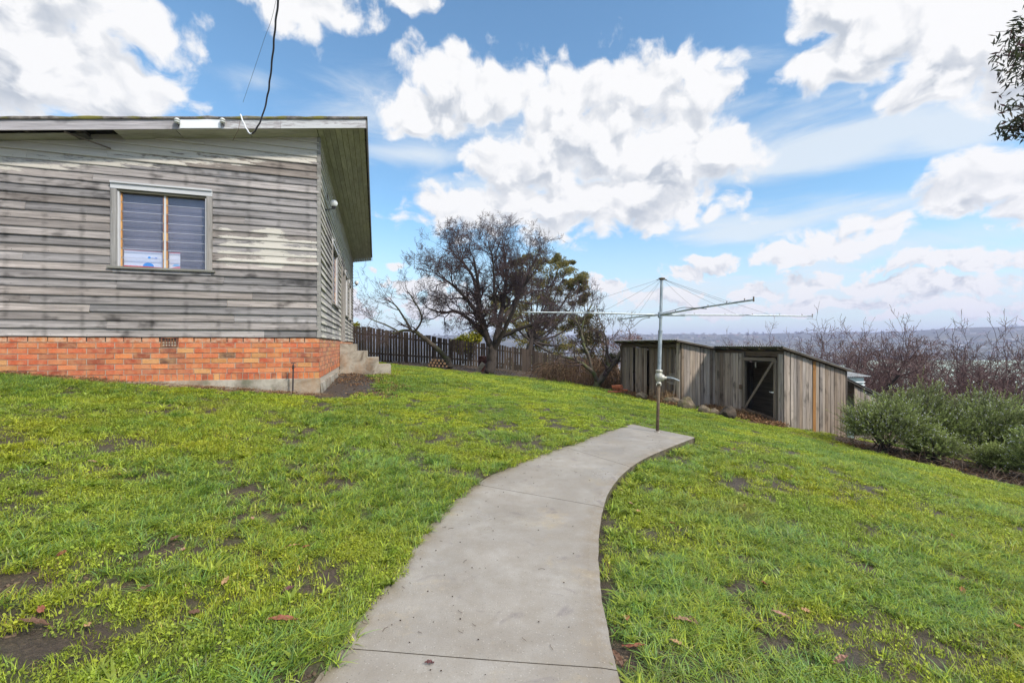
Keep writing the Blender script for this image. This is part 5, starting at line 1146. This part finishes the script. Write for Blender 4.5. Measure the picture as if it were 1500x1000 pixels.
def shrub(label,x,y,R,h,n=1500,flower=.22,cb=(.06,.08,.028),ct=(.33,.40,.12)):
    z=zt(x,y); root=empty('flowering_shrub',label,'shrub','grey green flowering shrubs on the right',loc=(x,y,z)); mb=MB()
    u=rng.normal(0,1,(n,3)); u[:,2]=np.abs(u[:,2])*1.0-.12; u/=np.linalg.norm(u,axis=1)[:,None]; th=np.arctan2(u[:,1],u[:,0]); sc=R*10
    lump_=.62+.68*fbm(th*1.9+sc,u[:,2]*3.2+sc,3,int(sc))+.0; rad=lump_*(rng.uniform(.5,1.04,n)+.16*(rng.uniform(0,1,n)<.07))
    c=np.array([x,y,z+h*.30]); P=c+u*rad[:,None]*np.array([R,R,h*.70])*.88; P[:,2]=np.maximum(P[:,2],zbase(P[:,0],P[:,1])+.04)
    Dv=u*.8+np.array([0,0,.55])+rng.normal(0,.35,(n,3)); sprigs(mb,P,Dv,24,.21,.040,.0055,cb,ct,flower)
    part(mb,'foliage',M['leaf'],root)
    sb=MB()
    for i in range(26):
        a=RR.uniform(0,6.28); e=RR.uniform(.3,.9); q=np.array([x+math.cos(a)*R*e,y+math.sin(a)*R*e,z+h*RR.uniform(.25,.75)]); sb.tube(crom([(x+RR.gauss(0,.1),y+RR.gauss(0,.1),z),(x+math.cos(a)*R*e*.4,y+math.sin(a)*R*e*.4,z+h*.22),q],4),np.linspace(.016,.005,9),4,cap=False)
    part(sb,'stem',M['bark'],root)
shrub('leftmost dense flowering shrub touching the lean-to and coop end',8.02,9.55,.78,1.2,2000)
shrub('tall flowering shrub second from the left, in front of the lean-to end',9.15,9.95,.9,1.6,2300)
shrub('broad flowering shrub in the middle of the row under the green roof',10.1,9.4,1.0,1.7,2500)
shrub('upright flowering shrub at the right frame edge in front of the grey tree',10.6,8.6,.95,1.6,2200)
shrub('low wide flowering shrub nearest the camera at the right frame edge',9.35,7.45,.75,1.15,2000)
shrub('small knee high flowering shrub at the front of the row beside the lawn',8.55,9.0,.42,.62,800)
shrub('thin low flowering shrub growing between the two nearest big shrubs',9.15,8.35,.34,.50,500,.15)
shrub('tall back flowering shrub behind the row below the neighbouring brick wall',11.6,10.6,1.0,1.65,1500)
shrub('flowering shrub beyond the right edge of the lawn',10.2,6.6,.8,1.1,1100)
mb=MB()
for i in range(520):
    y=RR.uniform(6.4,10); x0=np.interp(y,[5.5,7,8.5,10,11.2],[8.75,8.05,7.75,7.4,7.7]); x=x0+RR.uniform(.1,1.6); z=zt(x,y)+.01; a=RR.uniform(0,6.28); l=RR.uniform(.1,.45); h_=abs(RR.gauss(0,.10))
    mb.tube([(x,y,z),(x+math.cos(a)*l*.5,y+math.sin(a)*l*.5,z+h_),(x+math.cos(a)*l,y+math.sin(a)*l,z+h_*.5)],.004,3,RR.choice([(.16,.11,.08,0),(.10,.065,.05,0),(.26,.19,.13,0)]),cap=False)
for i in range(30):
    y=RR.uniform(6.4,10); x0=np.interp(y,[5.5,7,8.5,10,11.2],[8.75,8.05,7.75,7.4,7.7]); x=x0+RR.uniform(.0,1.2); leaves(mb,(x,y,zt(x,y)+.015),(.4,.4,.03),70,.020,LIT,.5,0)
tag(mb.build('dead_twigs',M['dry']),'dead twigs and leaf litter under the shrubs','twigs',kind='stuff')
# ---- bare orchard trees behind the sheds : three prototypes, copied
def bare(seed,H,spread,trunkh,mx=3,nl=6,lean=0):
    RR.seed(seed); base=np.zeros(3); L=[([base-Zv*.1,base+Zv*trunkh*.5,base+np.array([lean,0,trunkh])],.13,.10,0,0)]
    for i in range(nl):
        a=i*6.28/nl+RR.uniform(-.3,.3); e=spread*RR.uniform(.35,.6); hh=trunkh+(H-trunkh)*RR.uniform(.45,.62)
        L.append(([L[0][0][2]-Zv*.05,np.array([lean+math.cos(a)*e*.4,math.sin(a)*e*.4,trunkh+(hh-trunkh)*.35]),np.array([lean+math.cos(a)*e*.8,math.sin(a)*e*.8,hh])],.08,.035,9,(H-trunkh)*.36))
    return limbtree('orchard_tree','x',L,mx,M['bark'],M['redtwig'],group='bare orchard trees behind the sheds',wander=.19,nch=(3,5),up=.03,shrink=.66,minr=.005,ang=(.5,1.2))
protos=[bare(3,4.2,4.4,.8),bare(5,4.4,4.8,.7,lean=.3),bare(9,4.0,4.0,1.0)]
used=set()
for i,(px,Y,ytop,k_,rz,lab) in enumerate([(1078,21,492,0,0,'bare tree showing above the dip between the two shed roofs'),(1165,20,487,1,2.1,'bare tree rising behind the coop roof'),(1243,17,468,2,1.0,'tallest bare tree just behind the low end of the coop roof'),(1305,19,478,0,3.4,'purplish bare tree right of the metal hutch'),
     (1370,20,485,1,4.4,'wide bare tree in front of the left end of the green roof'),(1440,21,488,2,3.0,'bare tree in front of the middle of the green roof'),(1502,14.5,474,0,5.3,'nearest bare tree with pale trunk at the right frame edge'),(1120,24,494,2,.4,'small distant bare tree behind the coop door corner'),(1200,24,486,0,1.7,'thin bare tree between the two taller ones behind the coop'),(1540,18,484,1,.9,'bare tree just past the right frame edge'),(1335,24,484,2,5.5,'far bare tree at the left end of the green roof')]):
    p=protos[k_]
    if k_ in used:
        r_=p.copy(); COL.objects.link(r_)
        for c in p.children: q=c.copy(); COL.objects.link(q); q.parent=r_
    else: r_=p; used.add(k_)
    r_['label']=lab; x=(px-750)/F*Y; z=zt(x,Y); H=(4.2,4.4,4.0)[k_]*1.12; top=EYE+(HY-ytop)/F*Y; s=(top-z)/H; r_.location=(x,Y,z); r_.rotation_euler=(0,0,rz); r_.scale=(s,s,s) if s<1.6 else (1.5,1.5,s)
mb=MB(); PUR=[(.14,.085,.08),(.19,.12,.10),(.10,.065,.06)]
for i in range(700):
    px=RR.uniform(1045,1560); Y=RR.uniform(14.5,19) if px>1180 else RR.uniform(16,20); x=(px-750)/F*Y; z=zt(x,Y); a=RR.uniform(0,6.28); l=RR.uniform(.4,1.3); hgt=RR.uniform(.3,1.0)+(.6 if px<1250 else 0)
    mb.tube(crom([(x,Y,z),(x+math.cos(a)*l*.3,Y+math.sin(a)*l*.3,z+hgt),(x+math.cos(a)*l,Y+math.sin(a)*l,z+hgt*.9)],3),.007,3,RR.choice(PUR)+(0,),cap=False)
tag(mb.build('dry_scrub',M['dry']),'tangled leafless scrub behind the sheds','scrub',kind='stuff')
# ---- neighbouring house below
nh=empty('neighbouring_house','low brick house with pale green metal roof beyond the shrubs','house',loc=(34,34,-5))
M['groof']=simple('green_roof',(.36,.43,.38),.5,.1,1.5,.15); M['nbrick']=simple('brown_brick',(.24,.12,.07),.9,0,9,.3)
x0,x1,y0,y1,ze,zr=25.2,50,30,42,-1.42,.15
mb=MB(); mb.obox((x0+.6,y0+.6,-7),(x1-x0-1.2,0,0),(0,y1-y0-1.2,0),(0,0,ze+6.95)); part(mb,'wall',M['nbrick'],nh)
mb=MB(); a=[(x0,y0,ze),(x1,y0,ze),(x1,y1,ze),(x0,y1,ze),(x0+4,36,zr),(x1-4,36,zr)]; mb.add(a+[(v[0],v[1],v[2]-.12) for v in a[:4]],[(0,1,5,4),(1,2,5),(2,3,4,5),(3,0,4),(0,6,7,1),(1,7,8,2),(2,8,9,3),(3,9,6,0),(9,8,7,6)]); rf=part(mb,'roof',M['groof'],nh)
mb=MB(); 
for i in range(50): mb.bar((x0+.2+i*.5,y0,ze+.02),(x0+.2+i*.5,y0+6*min(1,max(.05,min(i*.5/4,(x1-x0-i*.5)/4))),ze+.02+(zr-ze)*min(1,max(.05,min(i*.5/4,(x1-x0-i*.5)/4)))),.035,.03)
part(mb,'roof_rib',M['groof'],rf)
for xx in (27.5,31,36):
    mb=MB(); mb.obox((xx,y0+.55,ze-1.6),(1.4,0,0),(0,.04,0),(0,0,1.2),(.5,.5,.5,0)); wn_=part(mb,'window',M['white'],nh); mb=MB(); mb.obox((xx+.08,y0+.52,ze-1.52),(1.24,0,0),(0,.03,0),(0,0,1.04)); part(mb,'pane',M['dark'],wn_)
# ---- gum branches reaching in from the right
gt=empty('overhanging_gum','dark leafed gum branches hanging in at the top right edge','tree',loc=(10.5,6.6,zt(10.5,6.6)))
tm=MB(); cm=MB(); tz=zt(10.5,6.6); tm.tube(crom([(10.5,6.6,tz-.2),(10.4,6.6,tz+2.5),(10.1,6.6,4.2),(9.8,6.5,6.5)],5),np.linspace(.28,.12,16),10)
GL=[(.035,.045,.028),(.05,.06,.032),(.07,.055,.03),(.09,.035,.035),(.06,.075,.035),(.045,.05,.03)]
for e,st0,R,n in [(at(1500,75,6.1),(9.9,6.5,4.6),.34,200),(at(1490,45,6.3),(9.9,6.5,5.2),.26,100),(at(1512,100,5.9),(9.9,6.5,4.6),.34,200),(at(1500,185,6.0),(9.9,6.5,3.9),.30,190),(at(1482,190,6.1),(9.9,6.5,3.9),.20,60),(at(1472,80,6.0),(9.9,6.5,4.5),.14,22),(at(1478,160,6.0),(9.9,6.5,4.2),.12,14),(at(1560,120,6.1),(10,6.5,4.6),.7,420),(at(1600,40,6.5),(10,6.5,5.2),.9,500),(at(1660,-40,6.5),(9.9,6.5,6),1.2,700),(at(1600,190,6.6),(10,6.5,4.2),.6,260)]:
    P=crom([st0,(np.array(st0)*.5+e*.5)+Zv*.25,e+Zv*.05],5); tm.tube(P,np.linspace(.05,.008,len(P)),5)
    for q in range(6): dq=np.array([RR.uniform(-R,R)*.7,RR.uniform(-R,R)*.7,RR.uniform(-R,R)*.4]); tm.tube([P[-3],e+dq*.5,e+dq],.004,3)
    leaves(cm,e,(R,R,R*.62),n,.058,GL,.24,.05,.9)
part(tm,'trunk',M['bark'],gt,smooth=True); part(cm,'crown',M['leaf'],gt)
# ---- fallen leaves on the lawn
def fleaf(px,py,L,w_,col,rz,lab,grp='fallen leaves on the lawn',lift=.026,z=None):
    L*=.86; w_*=.78
    g=gp(px,py) if z is None else np.array([*z0(px,py),z]); n=9; V=[];C=[]
    for i in range(n):
        t=i/(n-1); hw=w_*.5*math.sin(math.pi*min(1,t*.93+.04))**.8; cz=.022*math.sin(t*3.0+px)*L*8*.35; 
        for sg,zz in ((-1,.35),(0,0),(1,.30)): V.append(((t-.5)*L,sg*hw,cz+zz*hw+.004*math.sin(t*19+sg))); C.append(tuple(np.array(col)*(1 if sg else .75)))
    f=[(i*3+j,(i+1)*3+j,(i+1)*3+j+1,i*3+j+1) for i in range(n-1) for j in (0,1)]; mb=MB(); mb.add(V,f,np.array(C)); o=mb.build('fallen_leaf',M['deadleaf']); o.location=(g[0],g[1],g[2]+lift); o.rotation_euler=(RR.gauss(0,.25),RR.gauss(0,.2),rz); tag(o,lab,'leaf',grp)
RED=(.27,.095,.055); PNK=(.40,.22,.16); BRN=(.15,.08,.05); ORG=(.36,.16,.07); TAN=(.45,.27,.14); PUP=(.14,.06,.06)
for a in [(415,917,.155,.036,RED,.25,'long red brown leaf on the clover left of the lower path joint'),(422,870,.085,.036,PUP,1.2,'purple brown leaf above the long red leaf'),(428,806,.10,.025,TAN,.5,'pale tan leaf on the muddy patch left of the path'),(448,808,.06,.035,RED,.1,'small red leaf beside the pale tan leaf'),(322,730,.11,.03,BRN,.4,'curled brown leaf on the far muddy patch'),
          (998,915,.125,.042,PNK,-.6,'pink leaf lying on the grass right of the path'),(1012,918,.11,.045,BRN,-1.0,'dark brown leaf tucked behind the pink leaf'),(1144,908,.115,.028,PNK,-.5,'slim pink leaf on the grass mid right'),(925,742,.07,.045,PNK,.6,'pale pink leaf pair member nearest the path bend'),(934,752,.07,.04,TAN,-.7,'tan leaf just below the pale pink leaf at the path bend'),
          (918,914,.07,.04,ORG,1.4,'orange leaf on bare soil at the right path edge'),(928,955,.13,.03,RED,-.1,'long reddish leaf on bare soil at the lower right path edge'),(992,950,.08,.03,TAN,-.5,'tan leaf half hidden in grass below the pink leaf'),(1230,977,.10,.045,PNK,0,'broad pinkish leaf at the bottom edge right of the path'),(1492,925,.07,.04,ORG,-.3,'orange leaf at the far right frame edge'),(50,925,.13,.03,BRN,.2,'dark leaf on mud at the lower left'),(905,975,.12,.035,BRN,-1.3,'dark curled leaf leaning on the slab edge')]:
    fleaf(*a)
fleaf(629,972,.05,.028,PUP,.4,'small purple brown leaf stuck on the concrete path',lift=.004,z=0.003)
for px,py in [(268,812),(255,795),(128,925),(60,905),(370,765),(175,700),(135,680),(90,820),(1090,745),(1160,700),(1262,688),(1010,690),(985,770),(1335,720),(1120,860),(1225,655),(910,722),(1410,870),(1280,760),(1180,900),(330,860),(210,870),(285,905),(520,640),(200,640),(1075,660),(1460,760),(1395,790)]:
    fleaf(px,py,RR.uniform(.05,.09),RR.uniform(.025,.04),RR.choice([RED,PNK,BRN,TAN,ORG]),RR.uniform(0,6),'small dry leaf scattered on the grass')
# crumbs and twigs on the path
mb=MB()
for i in range(230):
    j=RR.uniform(10,len(PLc)-4); t=RR.random()**2.6*.9+.02; l=PLc[int(j)];r=PRc[int(j)]; p=l*(1-t)+r*t; a=RR.uniform(0,6.28); q=RR.random()
    if q<.7: s=RR.uniform(.0015,.004); mb.obox((p[0],p[1],.0025),(s*2,0,0),(0,s,0),(0,0,s),(.05,.03,.02,0))
    else: L_=RR.uniform(.01,.045); mb.tube([(p[0],p[1],.004),(p[0]+math.cos(a)*L_*.5,p[1]+math.sin(a)*L_*.5,.006),(p[0]+math.cos(a+.3)*L_,p[1]+math.sin(a+.3)*L_,.004)],.0011,3,(.07,.04,.025,0),cap=False)
tag(mb.build('path_debris',M['dry']),'tiny twigs and crumbs on the path','debris',kind='stuff')
# ---- hills and town far away
na,nr=220,60; AZ=np.radians(np.linspace(-60,70,na)); RRd=np.linspace(1300,4850,nr); aa,rr_=np.meshgrid(AZ,RRd); hx=rr_*np.sin(aa); hy=rr_*np.cos(aa)
rid=80+22*sstep(.55,.95,aa)+16*(fbm(aa*14,aa*0+3,5,90)-.5)+ 10*(fbm(aa*60,rr_/500.,3,93)-.5); hz_=-57+ (rid+57)*sstep(1500,3700,rr_)**.85*(1-.25*sstep(4000,4850,rr_))+(fbm(hx/260,hy/260,4,91)-.5)*38*sstep(1700,2600,rr_)*(1-sstep(3000,3700,rr_))
mb=MB(); ii=(np.arange(nr-1)[:,None]*na+np.arange(na-1)[None]).ravel(); mb.add(np.stack([hx,hy,hz_],-1).reshape(-1,3),np.stack([ii,ii+1,ii+na+1,ii+na],1))
k=NT('far_hills'); p=k.n('ShaderNodeNewGeometry').outputs['Position']; f=k.noise(p,.006,6,.7); f2=k.noise(p,.03,4,.7); k.set(Base_Color=k.mix(k.mr(f2,.4,.6),k.mix(k.mr(f,.42,.6),(.035,.05,.03),(.16,.15,.09)),(.06,.07,.045)),Roughness=1.0); M['hills']=k.m
tag(mb.build('hills',M['hills'],smooth=True),kind='structure')
def hz_at(x,y):
    r=math.hypot(x,y); a=math.atan2(x,y); i=min(max(int((a-AZ[0])/(AZ[1]-AZ[0])),0),na-2); j=(r-1300)/(RRd[1]-RRd[0])
    if j<0: return -55
    return hz_[min(int(j),nr-1),i]
mb=MB()
for i in range(1300):
    a=math.radians(RR.uniform(5,58)); r=RR.uniform(420,3500) if i%3 else RR.uniform(300,1500); x=r*math.sin(a); y=r*math.cos(a); z=hz_at(x,y) if r>1300 else zt(x,y); w_=RR.uniform(7,15)*(1+r/5000); d_=w_*RR.uniform(.5,.9); h_=RR.uniform(3,6); t=RR.uniform(0,3.1); c,s=math.cos(t),math.sin(t)
    wc=RR.choice([(.45,.43,.41),(.35,.32,.28),(.28,.19,.14),(.5,.5,.5)]); rc_=RR.choice([(.32,.32,.33),(.24,.11,.08),(.18,.18,.18),(.42,.42,.42),(.2,.24,.22)])
    o=np.array([x,y,z-2]); A=np.array([c,s,0])*w_; B=np.array([-s,c,0])*d_; mb.obox(o,A,B,(0,0,h_+2),wc+(0,)); q=o+Zv*(h_+2.02); e=Zv*h_*.45
    mb.add([q-A*.05-B*.05,q+A*1.05-B*.05,q+A*1.05+B*1.05,q-A*.05+B*1.05,q+B*.5+e,q+A+B*.5+e],[(0,1,5,4),(2,3,4,5),(1,2,5),(3,0,4)],rc_+(0,))
tag(mb.build('distant_town',M['clips']),'pale houses of the far suburb','houses',kind='stuff')
mb=MB()
for i in range(1500):
    a=math.radians(RR.uniform(-20,60)); r=RR.choice([RR.uniform(60,300),RR.uniform(300,1500),RR.uniform(1300,3700)]); x=r*math.sin(a); y=r*math.cos(a); z=hz_at(x,y) if r>1300 else zt(x,y); R=RR.uniform(2.,4.5)*(1+r/2500)
    leaves(mb,(x,y,z+R*.7),(R,R,R*.9),34 if r>400 else 160,R*.3 if r>400 else R*.15,[(.035,.05,.025),(.05,.065,.03),(.08,.07,.045)],.6,.4)
tag(mb.build('distant_trees',M['leaf']),'scattered trees of the far suburb','trees',kind='stuff')
# ---- haze
mb=MB(); mb.obox((-4950,-4950,-62),(9900,0,0),(0,9900,0),(0,0,62+150)); 
m=bpy.data.materials.new('haze'); m.use_nodes=True; t=m.node_tree; t.nodes.remove(t.nodes['Principled BSDF']); v=t.nodes.new('ShaderNodeVolumePrincipled'); v.inputs['Color'].default_value=(.60,.64,1,1); v.inputs['Density'].default_value=.00021; v.inputs['Anisotropy'].default_value=.2
t.links.new(v.outputs[0],t.nodes['Material Output'].inputs['Volume']); tag(mb.build('haze',m),'thin blue haze over the far hills','haze',kind='stuff')
